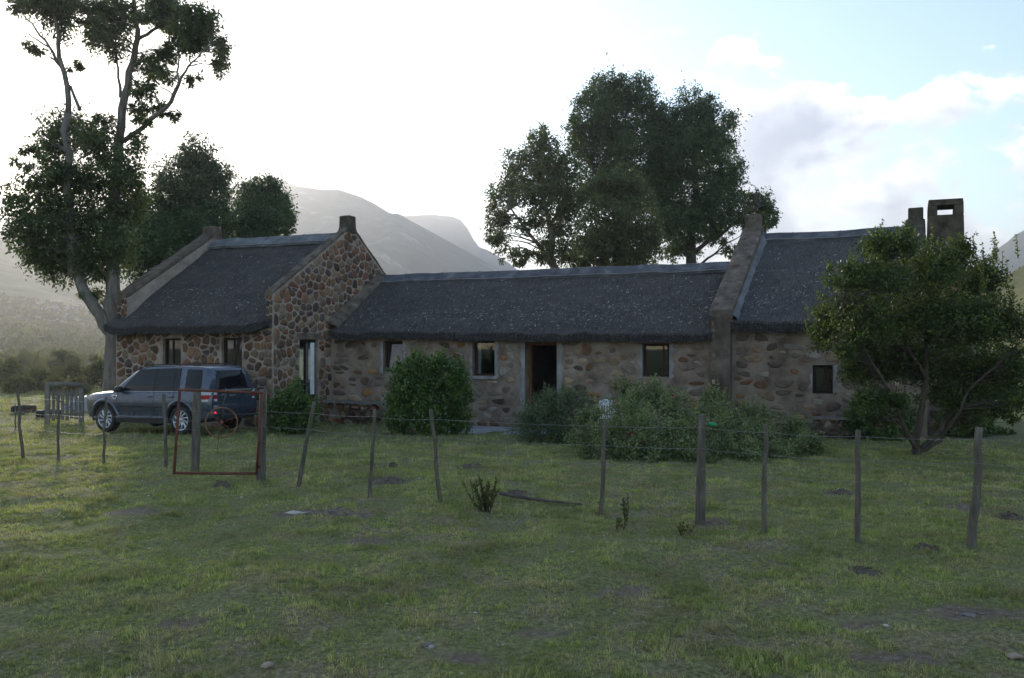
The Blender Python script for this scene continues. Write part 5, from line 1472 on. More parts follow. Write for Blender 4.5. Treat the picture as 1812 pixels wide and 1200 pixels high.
        m = LB(); c0 = np.mean(vs, 0); m.add([(c0[0] + (x - c0[0]) * .66, sy * (skin(x, z) + .012), c0[1] + (z - c0[1]) * .62) for x, z in vs], [(0, 1, 2, 3) if sy > 0 else (3, 2, 1, 0)]); m.build('vent_mesh', M_trim, vt)
        # headlamp
        m = LB(); rr = []
        for x in np.linspace(1.86, 2.20, 7):
            rr.append([(x, sy * (hw(x) * .97 - .012 + .012), z + .0) for z in np.linspace(.80 + .02 * (2.2 - x), .955 - .05 * max(0, x - 2.05) * 4, 4)])
        m.grid([[(x, y + sy * .012, z) for x, y, z in row] for row in rr], flip=(sy < 0)); m.build('headlamp', M_clear, car, True)
        # roof rail
        m = LB(); m.tube([(x, sy * (side_y(x, 1.66) - .06), cab(x) + .028) for x in np.linspace(-1.75, .05, 14)], .014, 6); m.build('roof_rail', M_trim, car, True)
        # tail lamp cluster
        for nm_, z0, z1, mt in (('tail_lamp_clear', 1.00, 1.09, M_clear), ('tail_lamp_red', .90, .99, M_red), ('tail_lamp_clear', .84, .893, M_clear)):
            m = LB(); rr = []
            for f in np.linspace(0, 1, 9):
                a = f * math.pi / 2
                x = -2.262 + .30 * (1 - math.cos(a)) ** 1.4; y = .62 + (hw(-2.0) + .012 - .62) * min(1, f * 1.25)
                y = y if f < .8 else hw(x) * .985 + .014
                rr.append([(x, sy * y, z0), (x, sy * y, z1)])
            m.grid(rr, flip=(sy > 0)); m.build(nm_, mt, car, True)
        m = LB(); m.box((-2.262, sy * .62, .56), (.03, .20, .05)); m.build('rear_reflector', M_fog if sy > 0 else M_red, car)
    # windscreen, tailgate glass, wiper, badge, bumper lines
    m = LB(); rr = []
    for x in np.linspace(.33, 1.03, 7):
        z = cab(x) + .022; y = side_y(x, z - .03) - .10
        rr.append([(x + .008, yy, z + .008 - .004 * (yy / y) ** 2) for yy in np.linspace(-y, y, 8)])
    m.grid(rr, flip=True); m.build('windscreen', M_cglass, car, True)
    m = LB(); rr = []
    for z, x in ((1.125, -2.170), (1.25, -2.150), (1.38, -2.128), (1.50, -2.105), (1.60, -2.06)):
        y = side_y(-2.1, z) - .02; rr.append([(x - .016 + .10 * (abs(yy) / y) ** 5, yy, z) for yy in np.linspace(-y, y, 15)])
    m.grid(rr, flip=False); m.build('rear_window', M_cglass, car, True)
    m = LB(); m.tube([(-2.19, .05, 1.14), (-2.185, -.25, 1.17), (-2.18, -.48, 1.165)], .012, 6); m.build('rear_wiper', M_trim, car, True)
    m = LB(); m.box((-2.275, 0, 1.085), (.03, 1.30, .045)); m.build('tailgate_strip', M_chrome, car, bevel=.006)
    m = LB(); m.box((-2.262, .42, .985), (.012, .10, .045)); m.build('badge', M_chrome, car, bevel=.004)
    m = LB(); m.box((-2.262, .08, .955), (.02, .22, .03)); m.build('tailgate_handle', M_chrome, car, bevel=.004)
    m = LB(); m.tube([(-2.255, y, .86) for y in np.linspace(-.72, .72, 6)], .005, 5); m.build('tailgate_seam', M_trim, car)
    m = LB(); rr = []
    for y in np.linspace(-.90, .90, 21):
        e = .34 * max(0, (abs(y) - .62) / .28) ** 2
        rr.append([(-2.24 + e, y, .74), (-2.315 + e, y, .735), (-2.325 + e, y, .66), (-2.30 + e, y, .55), (-2.25 + e, y, .47), (-2.15 + e, y, .44)])
    m.grid(rr, flip=True); m.build('rear_bumper', M_paint, car, True, sharp=40)
    m = LB(); m.box((-2.17, 0, .41), (.24, 1.35, .12)); m.build('bumper_valance', M_trim, car, bevel=.03)
    m = LB(); m.box((2.22, 0, .72), (.06, .95, .16)); m.build('grille', M_trim, car, bevel=.02)
    # wheels
    for ax in (fa, ra):
        for sy in (1, -1):
            y0 = sy * .80
            t = LB(); pr = [(.245, -.10), (.300, -.115), (.345, -.108), (.362, -.085), (.365, -.04), (.365, .04), (.362, .085), (.345, .108), (.300, .115), (.245, .10)]
            t.lathe([(r_, sy * h) for r_, h in pr], (ax, y0, wr), 'Y', 48)
            ty = t.build('wheel', M_tyre, car, True, fix=True)
            rm = LB(); rm.lathe([(.246, sy * .095), (.256, sy * .102), (.250, sy * .106), (.238, sy * .100), (.232, sy * .07), (.228, sy * -.05), (.20, sy * -.09)], (ax, y0, wr), 'Y', 48)
            rm.lathe([(.001, sy * .088), (.030, sy * .090), (.050, sy * .082), (.058, sy * .05)], (ax, y0, wr), 'Y', 20)
            rim = rm.build('rim', M_alloy, ty, True, sharp=40, fix=True)
            dk = LB(); dk.lathe([(.001, 0), (.228, 0)], (ax, y0 + sy * .005, wr), 'Y', 32); dk.build('brake_disc', M_trim, ty)
            for k in range(10):
                sp = LB(); a0 = 2 * math.pi * k / 10
                rr = []
                for f in np.linspace(0, 1, 6):
                    r_ = .045 + (.242 - .045) * f; a = a0 + sy * .42 * f ** 1.2; wdt = .018 + .010 * f
                    c, s = math.cos(a), math.sin(a)
                    def q(da, dy): return (ax + r_ * c - da * s, y0 + sy * dy, wr + r_ * s + da * c)
                    d0 = .080 + .010 * math.sin(math.pi * f)
                    rr.append([q(-wdt, d0 - .03), q(-wdt * .75, d0), q(wdt * .75, d0), q(wdt, d0 - .03)])
                sp.grid(rr, flip=(sy > 0)); sp.build('spoke', M_alloy, ty, True)
    return car
car = build_car()

# ------------------------------------------------------------------ fences and gate
M_post = simple('weathered_pole', [(0.3, (0.0633, 0.0529, 0.0414)), (0.55, (0.127, 0.109, 0.0874)), (0.78, (0.218, 0.196, 0.161))], 5, .92, .8, 30, .012, stretch=(5, 5, .7))
M_wire = simple('galvanised_wire', [(0.3, (0.14, 0.135, 0.13)), (0.7, (0.28, 0.27, 0.26))], 8, .55, 0, metal=.5, spec=.5)
M_rust = simple('rusty_red_pipe', [(0.3, (0.07, 0.024, 0.016)), (0.55, (0.14, 0.045, 0.028)), (0.78, (0.20, 0.085, 0.055))], 9, .75, .4, 40, .004)
M_rust2 = simple('old_rust', [(0.3, (0.09, 0.04, 0.024)), (0.6, (0.22, 0.11, 0.065)), (0.8, (0.34, 0.21, 0.14))], 9, .85, .4, 40, .004)
rngf = np.random.default_rng(5)
POSTS = [  # base px, base py, top px, top py, radius
    (1720, 970, 1733, 757, .040), (1518, 960, 1519, 762, .030), (1352, 943, 1355, 752, .028), (1239, 926, 1242, 735, .055), (1062, 911, 1072, 742, .028), (779, 888, 762, 725, .028), (654, 880, 663, 725, .026), (528, 862, 556, 712, .032), (461, 852, 466, 690, .070)]
POSTS_L = [(345, 836, 349, 690, .068), (293, 829, 290, 698, .028), (184, 823, 187, 703, .022), (103, 818, 105, 700, .022), (41, 811, 31, 692, .026)]
def post_mesh(bp, tp, r, rng, thick):
    k = 7; pts = []; rad = []
    for i in range(k):
        f = i / (k - 1); p = bp + (tp - bp) * f
        if 0 < i < k - 1 and not thick: p = p + rng.normal(0, .010, 3) * np.array([1, 1, 0])
        pts.append(p); rad.append(r * (1.06 - .16 * f) * (1 + rng.normal(0, .05)))
    m = MB(); m.tube([pts[0] - (tp - bp) * .12] + pts + [pts[-1] + (tp - bp) * .004], [rad[0]] + rad + [rad[-1] * .8], 10)
    return m
def fence(name, label, posts, ends, heights, extra_wires=()):
    pos = []
    for bx, by, tx, ty, r in posts:
        X, Y = at_ground(bx, by); b_ = np.array([X, Y, gz(X, Y)]); t_ = P(tx, ty, Y + (0.02)); pos.append((b_, t_, r))
    o = thing(name, label, 'fence', tuple(float(v) for v in pos[len(pos) // 2][0]))
    for b_, t_, r in pos: post_mesh(b_, t_, r, rngf, r > .05).build('post', M_post, o, True)
    for h in heights:
        pts = []
        if ends[0] is not None: pts.append(np.array([ends[0][0], ends[0][1], gz(ends[0][0], ends[0][1]) + h]))
        for b_, t_, r in pos:
            L = t_[2] - b_[2]; f = min(h / L, .985); q = b_ + (t_ - b_) * f; q = q + np.array([.0, -r - .003, 0]); pts.append(q)
        if ends[1] is not None: pts.append(np.array([ends[1][0], ends[1][1], gz(ends[1][0], ends[1][1]) + h]))
        path = []; barbs = MB()
        w = MB()
        for a, b_ in zip(pts[:-1], pts[1:]):
            sag = rngf.uniform(.008, .028); n = 9
            for i in range(n):
                f = i / n; path.append(a + (b_ - a) * f - np.array([0, 0, sag * 4 * f * (1 - f)]))
            nb = max(2, int(np.linalg.norm(b_ - a) / .16))
            for i in range(nb):
                f = (i + .5) / nb; q = a + (b_ - a) * f - np.array([0, 0, sag * 4 * f * (1 - f)]); d = dirs(1, rngf)[0] * .014
                w.tube([q - d, q + d], .0016, 4)
        path.append(pts[-1])
        w.tube(path, .0023, 5); w.build('barbed_wire', M_wire, o, True)
    return o, pos
f1, pos1 = fence('wire_fence', 'barbed wire fence on crooked poles crossing the meadow', POSTS, ((6.4, 7.2), None), (1.10, .86, .63))
f2, pos2 = fence('wire_fence', 'barbed wire fence on thin poles left of the red gate', POSTS_L, (None, (-11.2, 15.4)), (1.12, .85, .55))
# green cap caught on the fence post, and a loop of wire tying the hanging wheel
gp = pos1[3]; cp = MB(); cx = gp[1] + np.array([.115, -.03, -.10])
cp.lathe([(.001, .02), (.04, .018), (.048, .0), (.045, -.012), (.02, -.022)], tuple(cx), 'Z', 14)
cp.tube([tuple(gp[1] + np.array([.03, -.05, -.10])), tuple(cx)], .006, 5)
M_green = simple('green_plastic', [(0.3, (0.015, 0.17, 0.07)), (0.7, (0.02, 0.24, 0.10))], 5, .4, 0)
c_ = cp.build('insulator', M_green, None, True); tag(c_, 'bright green plastic insulator on the thick fence pole', 'insulator')

def gate():
    Yg = 11.7
    hx, hy = pos1[-1][0][0] - .10, pos1[-1][0][1]
    A = P(308, 837, 11.45); A2 = P(318, 690, 11.45); B = P(454, 838, 11.8); B2 = P(464, 695, 11.8)
    g = thing('pipe_gate', 'rusty red pipe gate frame standing between two thick posts', 'gate', tuple(float(v) for v in (A + B) / 2))
    r = .020
    for a, b_, nm in ((A, A2, 'gate_stile'), (B, B2, 'gate_stile'), (A, B, 'bottom_rail'), (A2, B2, 'top_rail')):
        d = (b_ - a) / np.linalg.norm(b_ - a)
        m = MB(); m.tube([a - d * r * .9, (a + b_) / 2 + rngf.normal(0, .006, 3), b_ + d * r * .9], r, 10); m.build(nm, M_rust, g, True)
    for f in (.12, .86):
        q = B + (B2 - B) * f; pz_ = pos1[-1][0] + (pos1[-1][1] - pos1[-1][0]) * f
        m = MB(); m.tube([q, q * .4 + pz_ * .6], .013, 6); m.build('hinge', M_rust, g, True)
    m = MB()
    for k in range(3):
        q = A2 + (B2 - A2) * (.25 + .3 * k)
        m2 = MB(); m2.tube([q + [0, 0, .018], q + [rngf.normal(0, .03), 0, .05]], .004, 4); m2.build('wire_end', M_wire, g, True)
    # sagging strands of mesh wire left in the frame
    for f in (.55, .78):
        a = A + (A2 - A) * f; b_ = B + (B2 - B) * (f - .03)
        m2 = MB(); m2.tube([a + (b_ - a) * t - np.array([0, 0, .05 * 4 * t * (1 - t)]) for t in np.linspace(0, 1, 10)], .0018, 4); m2.build('gate_wire', M_wire, g, True)
    # iron wheel hung in the gate
    c = P(392, 748, 11.62); R_ = 26.5 * 11.62 / FPX
    w = thing('iron_wheel', 'small rusty spoked iron wheel hanging in the red gate frame', 'wheel', tuple(float(v) for v in c))
    d = (B - A); d[2] = 0; d /= np.linalg.norm(d); up = np.array([0, 0, 1.])
    m = MB(); m.tube([c + (d * math.cos(a) + up * math.sin(a)) * R_ for a in np.linspace(0, 2 * math.pi, 41)[:-1]], .011, 8, closed=True); m.build('rim', M_rust2, w, True)
    nrm_ = np.array([-d[1], d[0], 0])
    m = MB(); m.tube([c - nrm_ * .04, c + nrm_ * .04], .030, 12); m.build('hub', M_rust, w, True)
    for k in range(6):
        a = R(20 + 60 * k); m = MB(); m.tube([c + (d * math.cos(a) + up * math.sin(a)) * .026, c + (d * math.cos(a) + up * math.sin(a)) * R_], .0065, 6); m.build('spoke', M_rust, w, True)
    top = A2 + (B2 - A2) * .56
    m = MB(); m.tube([c + up * R_, (c + up * R_ + top) / 2 + d * .01, top + up * .03], .003, 5); m.build('hanging_wire', M_wire, w, True)
    m = MB(); m.tube([c - up * .03, c - up * R_ * .7 - d * .03, c - up * (R_ + .10) - d * .05, c - up * (R_ + .22) - d * .06], .0035, 5); m.build('chain_tail', M_rust, w, True)
gate()

# timber gate frame, tyres, tarpaulin at the far left
M_timber = simple('grey_timber', [(0.3, (0.10, 0.092, 0.082)), (0.6, (0.19, 0.175, 0.155)), (0.8, (0.28, 0.265, 0.24))], 4, .9, .6, 30, .01, stretch=(4, 4, .8))
Yk = 23.3
k0 = P(84, 758, Yk); k1 = P(144, 752, Yk + .6)
for k_ in (k0, k1): k_[2] = gz(k_[0], k_[1])
tf = thing('timber_gate_frame', 'grey timber gate frame with a log crossbar left of the car', 'gate frame', tuple(float(v) for v in k0))
for k_, ty in ((k0, 678), (k1, 682)):
    zt = CAM_Z - (ty - HY) / FPX * k_[1]
    m = MB(); m.box((k_[0], k_[1], (k_[2] + zt) / 2 - .05), (.13, .13, zt - k_[2] + .1), .3); m.build('post', M_timber, tf, bevel=.012)
zt = CAM_Z - (682 - HY) / FPX * Yk
m = MB(); m.tube([(k0[0] - .05, k0[1] - .02, zt + .02), ((k0[0] + k1[0]) / 2, (k0[1] + k1[1]) / 2, zt + .03), (k1[0] + .08, k1[1], zt - .03)], .075, 9); m.build('crossbar', M_timber, tf, True)
tg = thing('picket_gate', 'small grey board gate standing ajar in the timber frame', 'gate', tuple(float(v) for v in k1))
ga = np.array([k1[0] - .08, k1[1] - .02]); gd = np.array([-.86, -.50]) ; gw = .72
zb_, zt_ = k1[2] + .10, CAM_Z - (690 - HY) / FPX * k1[1]
for i in range(6):
    q = ga + gd * gw * (i + .5) / 6
    m = MB(); m.box((q[0], q[1], (zb_ + zt_) / 2 + .03 * math.sin(i * 2)), (.088, .022, zt_ - zb_), math.atan2(gd[1], gd[0])); m.build('board', M_timber, tg, bevel=.004)
for z in (zb_ + .15, zt_ - .12):
    q = ga + gd * gw * .5 + np.array([-gd[1], gd[0]]) * -.026; m = MB(); m.box((q[0], q[1], z), (gw, .024, .08), math.atan2(gd[1], gd[0])); m.build('ledge', M_timber, tg, bevel=.004)
p0 = ga + np.array([-gd[1], gd[0]]) * -.05; p1 = p0 + gd * gw
m = MB(); m.tube([(p0[0], p0[1], zb_ + .17), (p1[0], p1[1], zt_ - .14)], .03, 4); m.build('brace', M_timber, tg)
def tyre(px, py, rad, wd, rot, label):
    X, Y = at_ground(px, py); z = gz(X, Y)
    t = thing('old_tyre', label, 'tyre', (X, Y, z)); m = MB()
    pr = [(rad * .58, .0), (rad * .66, -wd * .02), (rad * .94, .0), (rad, wd * .14), (rad, wd * .86), (rad * .94, wd), (rad * .66, wd * 1.02), (rad * .58, wd)]
    m.lathe(pr, (X, Y, z), 'Z', 40); m.build('casing', M_tyre, t, True, fix=True)
    for i in range(28):
        a = 2 * math.pi * i / 28; m = MB(); m.box((X + math.cos(a) * rad * 1.004, Y + math.sin(a) * rad * 1.004, z + wd / 2), (.02, rad * .13, wd * .62), a); m.build('tread_block', M_tyre, t)
tyre(42, 732, .38, .24, 0, 'old black tyre lying flat in the field at the far left'); tyre(88, 737, .40, .23, 0, 'old black tyre lying flat behind the timber gate frame')
def tarp():
    c = P(118, 722, 28.5); m = MB(); rows = []
    for i in range(15):
        row = []
        for j in range(11):
            x = c[0] - .55 + 2.0 * i / 14; y = c[1] + 1.2 * j / 10
            e = min(i, 14 - i, j * 1.4, (10 - j) * 1.4); h = .42 * float(ss(0, 5, e)) * (0.6 + .8 * float(fbm(x * 1.6, y * 1.6, 8, 3)))
            row.append((x, y, gz(x, y) + .02 + h))
        rows.append(row)
    m.grid(rows, flip=True)
    M_t = simple('grey_tarpaulin', [(0.3, (0.17, 0.18, 0.22)), (0.7, (0.32, 0.33, 0.37))], 3, .6, .4, 9, .03)
    tag(m.build('tarpaulin', M_t, None, True), 'crumpled grey tarpaulin over a heap behind the picket gate', 'tarpaulin')
tarp()
f3 = [(27, 762, 27, 716, .02), (-30, 764, -31, 715, .022)]
pos3 = []
o3 = thing('field_fence', 'short low wire fence of thin stakes beyond the left poles', 'fence', (float(PX(27, 22)), 22.0, gz(PX(27, 22), 22)))
for bx, by, tx, ty, r in f3:
    X, Y = at_ground(bx, by); b_ = np.array([X, Y, gz(X, Y)]); t_ = P(tx, ty, Y); pos3.append((b_, t_)); post_mesh(b_, t_, r, rngf, False).build('post', M_post, o3, True)
m = MB(); m.tube([pos3[1][0] + [0, 0, .5], pos3[0][0] + [0, 0, .5], np.array([k0[0], k0[1], k0[2] + .55])], .003, 4); m.build('wire', M_wire, o3, True)

# benches against the walls
def bench(label, fr, a0, a1, dep, ztop, mat_st, seed):
    rg = np.random.default_rng(seed); p = fr.p((a0 + a1) / 2, 0, dep); t = thing('plank_bench', label, 'bench', (p[0], p[1], gz(p[0], p[1])))
    m = MB(); m.hexa([fr.p(a0, ztop - .06, dep + .16), fr.p(a1, ztop - .05, dep + .16), fr.p(a1, ztop - .05, dep - .16), fr.p(a0, ztop - .06, dep - .16), fr.p(a0, ztop, dep + .16), fr.p(a1, ztop + .01, dep + .16), fr.p(a1, ztop + .01, dep - .16), fr.p(a0, ztop, dep - .16)])
    m.build('seat_plank', M_timber, t, bevel=.01, fix=True)
    n = max(5, int((a1 - a0) / .27))
    for lv in range(3):
        zb = -0.34 + (ztop - .06 + .34) * lv / 3; hh = (ztop - .06 + .34) / 3
        for i in range(n):
            if rg.random() < .06: continue
            w = (a1 - a0) / n; c = np.array(fr.p(a0 + w * (i + .5 + (.25 if lv % 2 else -.1)), zb + hh / 2, dep - .02 + rg.normal(0, .03)))
            vs, fs = blocky(c, (w * .56, .17, hh * .60), rg, 9); MB().add(vs, fs).build('stone', mat_st[int(rg.integers(len(mat_st)))], t, False)
bench('long plank bench on dark stones at the wall left of the glossy shrub', fM, 0.25, 2.6, 0.55, 0.42, ST_L, 3)
bench('plank bench on stones under the small right wing window', fR, 2.2, 4.2, 0.60, 0.36, ST_M, 4)

# white plastic chair behind the hedge
def chair():
    c = P(1070, 735, 20.8); z = -0.235; X, Y = c[0], c[1]
    top = CAM_Z - (707 - HY) / FPX * Y
    t = thing('plastic_chair', 'white plastic garden chair half hidden behind the rose hedge', 'chair', (X, Y, z))
    H = top - z; m = MB(); m.box((X, Y, z + .42), (.44, .42, .03)); m.build('seat', M_white, t, bevel=.01)
    for sx in (-1, 1):
        for sy in (-1, 1):
            m = MB(); m.tube([(X + sx * .22, Y + sy * .20, z), (X + sx * .19, Y + sy * .18, z + .42)], [.020, .026], 8); m.build('leg', M_white, t, True)
        m = MB(); m.tube([(X + sx * .235, Y + .18, z + .64), (X + sx * .245, Y - .2, z + .63), (X + sx * .23, Y - .22, z + .42)], .022, 7); m.build('armrest', M_white, t, True)
    # facing the house, back towards the camera
    m = MB(); m.tube([(X + .20 * math.cos(a) * 1.0, Y - .235 - .02 * math.sin(a), z + .44 + (H - .44) * math.sin(a) ** .45) for a in np.linspace(0.02, math.pi - .02, 19)], .024, 8); m.build('back_frame', M_white, t, True)
    for i in range(-2, 3):
        x = X + i * .068; m = MB(); m.box((x, Y - .235, z + .44 + (H - .5) / 2), (.034, .016, H - .5)); m.build('back_slat', M_white, t, bevel=.005)
    m = MB(); m.hexa([(X - .19, Y - .25, z + H - .14), (X + .19, Y - .25, z + H - .14), (X + .19, Y - .22, z + H - .14), (X - .19, Y - .22, z + H - .14), (X - .17, Y - .25, z + H - .01), (X + .17, Y - .25, z + H - .01), (X + .17, Y - .22, z + H - .01), (X - .17, Y - .22, z + H - .01)]); m.build('top_rail', M_white, t, bevel=.01)
chair()
# ------------------------------------------------------------------ things lying in the meadow
M_soil = simple('dark_soil', [(0.3, (0.06, 0.045, 0.034)), (0.6, (0.12, 0.092, 0.07)), (0.8, (0.19, 0.15, 0.12))], 14, .97, .9, 40, .02, kind='Object')
WHERE = ['low dark soil mound in the lawn before the slab path', 'flat reddish soil mound near the third pole from the gate', 'small soil mound right of the thick pole in the foreground', 'round soil mound at the right picture edge',
         'soil mound behind the fallen branch', 'tiny soil mound left of the rightmost pole', 'small soil mound beside the pipe gate', 'low soil mound under the right hand fence wires', 'small dark soil mound in the lawn below the glossy shrub']
for (x, y, r, h), lab in zip(MOUNDS, WHERE):
    rg = np.random.default_rng(int(x * 100) + 999); m = MB(); rows = []
    for i in range(9):
        f = i / 8; rows.append([(x + math.cos(a) * r * f * (.72 + .26 * math.sin(3 * a + x) + .12 * math.sin(7 * a + y)), y + math.sin(a) * r * f * (1 + .2 * math.cos(2 * a + y)), gz(x + math.cos(a) * r * f, y + math.sin(a) * r * f) - .02 + (h + .02) * (1 - f * f) * (1 + .4 * float(fbm(np.cos(a) * f * 3 + x, np.sin(a) * f * 3 + y, 4, 3) - .5) * 2)) for a in np.linspace(0, 2 * math.pi, 25)])
    m.grid(rows); t = thing('soil_mound', lab, 'mound', (x, y, gz(x, y))); m.build('heap', M_soil, t, True)
    cl = MB()
    for _ in range(26):
        a = rg.uniform(0, 6.28); f = rg.random() ** .5 * 1.15; s = rg.uniform(.006, .02)
        c = np.array([x + math.cos(a) * r * f, y + math.sin(a) * r * f, 0]); c[2] = gz(c[0], c[1]) + max(0, h * (1 - f * f)) + s * .4
        vs, fs = blocky(c, (s, s, s * .8), rg, 3); cl.add(vs, fs)
    tag(cl.build('clods', M_soil, t), kind='stuff')
M_log = simple('bleached_branch', [(0.3, (0.05, 0.042, 0.036)), (0.6, (0.11, 0.095, 0.082)), (0.8, (0.19, 0.17, 0.15))], 6, .95, .7, 30, .008)
a = at_ground(884, 884); b_ = at_ground(945, 890); c_ = at_ground(1030, 896)
br = thing('fallen_branch', 'bare fallen branch lying in the grass behind the fence', 'branch', (b_[0], b_[1], gz(*b_)))
m = MB(); m.tube([(a[0], a[1], gz(*a) + .09), (a[0] * .6 + b_[0] * .4, a[1] * .6 + b_[1] * .4, gz(*b_) + .075), (b_[0], b_[1], gz(*b_) + .05), (c_[0], c_[1], gz(*c_) + .025)], [.026, .024, .02, .008], 8); m.build('stem', M_log, br, True)
M_sprig = leaf_mat('sprig_leaves', [(0.0, (0.035, 0.04, 0.014)), (0.5, (0.075, 0.085, 0.028)), (1.0, (0.14, 0.14, 0.05))], .6, .3)
def sprig(px, py, h, n, spread, label, seed, leaf=.035):
    X, Y = at_ground(px, py); z = gz(X, Y); rg = np.random.default_rng(seed); t = thing('young_bush', label, 'plant', (X, Y, z)); m = MB(); Q = []
    for i in range(n):
        d = np.array([rg.normal(0, spread), rg.normal(0, spread), 1.]); d /= np.linalg.norm(d); L = h * rg.uniform(.55, 1.05); s = np.array([X + rg.normal(0, .03), Y + rg.normal(0, .03), z - .01]); e = s + d * L
        mid_ = (s + e) / 2 + rg.normal(0, .02, 3); m.tube([s, mid_, e], [.006, .004, .0015], 5)
        k = int(60 * L / .4); f = rg.uniform(.15, 1, k)[:, None]; base = s + (e - s) * f; dd = dirs(k, rg) * .7 + d * .8; dd /= np.linalg.norm(dd, axis=1)[:, None]; ls = leaf * rg.uniform(.6, 1.3, k); Q.append(leaves(base, dd, ls, ls * .22, rg))
    m.build('stems', M_bark_d, t, True); Q = np.concatenate(Q); quads_mesh('foliage', Q, M_sprig, t, rg.random(len(Q)))
sprig(860, 905, .46, 22, .28, 'knee high young bush beside the fallen branch', 3)
sprig(1106, 922, .33, 5, .16, 'thin upright sprig right of the pole with the slanting top', 5)
sprig(1092, 938, .20, 4, .25, 'low leafy sprig near the foot of the thin sprig', 6)
sprig(1206, 945, .18, 5, .3, 'small grassy tuft at the foot of the thick pole', 8)
M_rock = simple('tan_rock', [(0.3, (0.17, 0.12, 0.085)), (0.7, (0.30, 0.235, 0.175))], 9, .9, .5, 30, .008)
M_rockw = simple('white_quartz', [(0.3, (0.28, 0.26, 0.23)), (0.7, (0.45, 0.43, 0.39))], 9, .8, .4, 30, .006)
M_rockg = simple('grey_slate', [(0.3, (0.10, 0.092, 0.085)), (0.7, (0.20, 0.185, 0.17))], 9, .85, .5, 30, .006)
def rock(px, py, r, mat, label, seed, flat=.55):
    X, Y = at_ground(px, py); z = gz(X, Y); rg = np.random.default_rng(seed); vs, fs = blocky(np.array([X, Y, z + r * flat * .45]), (r, r * .8, r * flat), rg, 14)
    o = MB().add(vs, fs).build('field_stone', mat, None, bevel=r * .12); tag(o, label, 'stone')
rock(473, 1181, .048, M_rock, 'tan rounded stone at the lower left of the meadow', 1); rock(763, 1147, .026, M_rockw, 'white pebble in the foreground grass', 2); rock(755, 1143, .05, M_rockg, 'flat grey slate beside the white pebble', 3, .3)
rock(520, 908, .13, M_rockw, 'pale flat slab on the bare patch below the gate', 4, .16); rock(1570, 1108, .035, M_rockw, 'pale stone on the bare patch at the right', 5, .4); rock(1795, 1165, .06, M_rock, 'broad tan stone at the lower right corner', 6, .4)
rock(880, 904, .03, M_rockw, 'white stone at the foot of the young bush', 7); rock(742, 847, .05, M_rockw, 'white chip in the lawn near the second pole from the shrub', 8, .3); rock(590, 905, .09, M_rockg, 'grey shard at the right end of the bare patch below the gate', 9, .2)
rock(1640, 1082, .06, M_rock, 'flat brown stone in the right hand bare patch', 10, .15); rock(1715, 1088, .07, M_rockg, 'grey flake at the end of the right hand bare patch', 12, .12)
# pale litter: bark chips and pebbles in the turf
rng = np.random.default_rng(123); N = 1100
Yv = 4.7 + 17 * rng.random(N) ** 1.3; Xv = rng.uniform(-.68, .68, N) * Yv
z = ground_z(Xv, Yv); s = rng.uniform(.006, .02, N) * (.6 + Yv / 14); ang = rng.uniform(0, math.pi, N); base = np.stack([Xv, Yv, z + .022], 1); d = np.stack([np.cos(ang), np.sin(ang), rng.normal(0, .2, N)], 1); e = np.stack([-np.sin(ang), np.cos(ang), rng.normal(.3, .3, N)], 1)
Q = np.stack([base - d * s[:, None], base + e * s[:, None] * .35, base + d * s[:, None], base - e * s[:, None] * .35], 1)
tag(quads_mesh('bark_litter', Q, M_litter, None, rng.random(N)), 'pale bark chips and dry leaves strewn in the grass', 'litter', kind='stuff')

# ------------------------------------------------------------------ grass
def grass_mat(name, stops, dry):
    n = NT(name)
    p = n.coords('World')
    a = n.nd('ShaderNodeAttribute', attribute_name='var').outputs['Fac']
    c = n.ramp(a, stops)
    d = n.ramp(a, dry)
    k = n.maprange(n.noise(p, 2.3, 6, .65), .40, .58)
    w = n.maprange(n.noise(p, .33, 3, .5), .38, .64, 1.0, .55)
    c = n.mix(n.math('MULTIPLY', k, w), c, d)
    kb = n.maprange(n.noise(p, 6.5, 5, .6), .50, .66, 0, .7)
    c = n.mix(kb, c, n.mix(.6, d, (0.20, 0.15, 0.10)))
    hs = n.nd('ShaderNodeHueSaturation'); n.L.new(c, hs.inputs['Color']); n.L.new(n.maprange(n.noise(p, 1.1, 4, .6), .35, .65, .78, 1.25), hs.inputs['Value']); c = hs.outputs[0]
    n.fin(c, .6, None, 0, .25)
    tr = n.nd('ShaderNodeBsdfTranslucent'); n.L.new(n.mix(1.0, c, (1.25, 1.3, .55), 'MULTIPLY'), tr.inputs[0])
    ms = n.nd('ShaderNodeMixShader'); ms.inputs[0].default_value = .45
    n.L.new(n.b.outputs[0], ms.inputs[1]); n.L.new(tr.outputs[0], ms.inputs[2]); n.L.new(ms.outputs[0], n.out.inputs[0])
    return n.mat
M_grass = grass_mat('grass_blades', [(0.0, (0.146, 0.183, 0.061)), (.5, (0.256, 0.305, 0.104)), (.85, (0.342, 0.39, 0.146)), (1.0, (0.488, 0.451, 0.244))], [(0.0, (0.207, 0.189, 0.104)), (.5, (0.354, 0.317, 0.183)), (1.0, (0.537, 0.476, 0.329))])
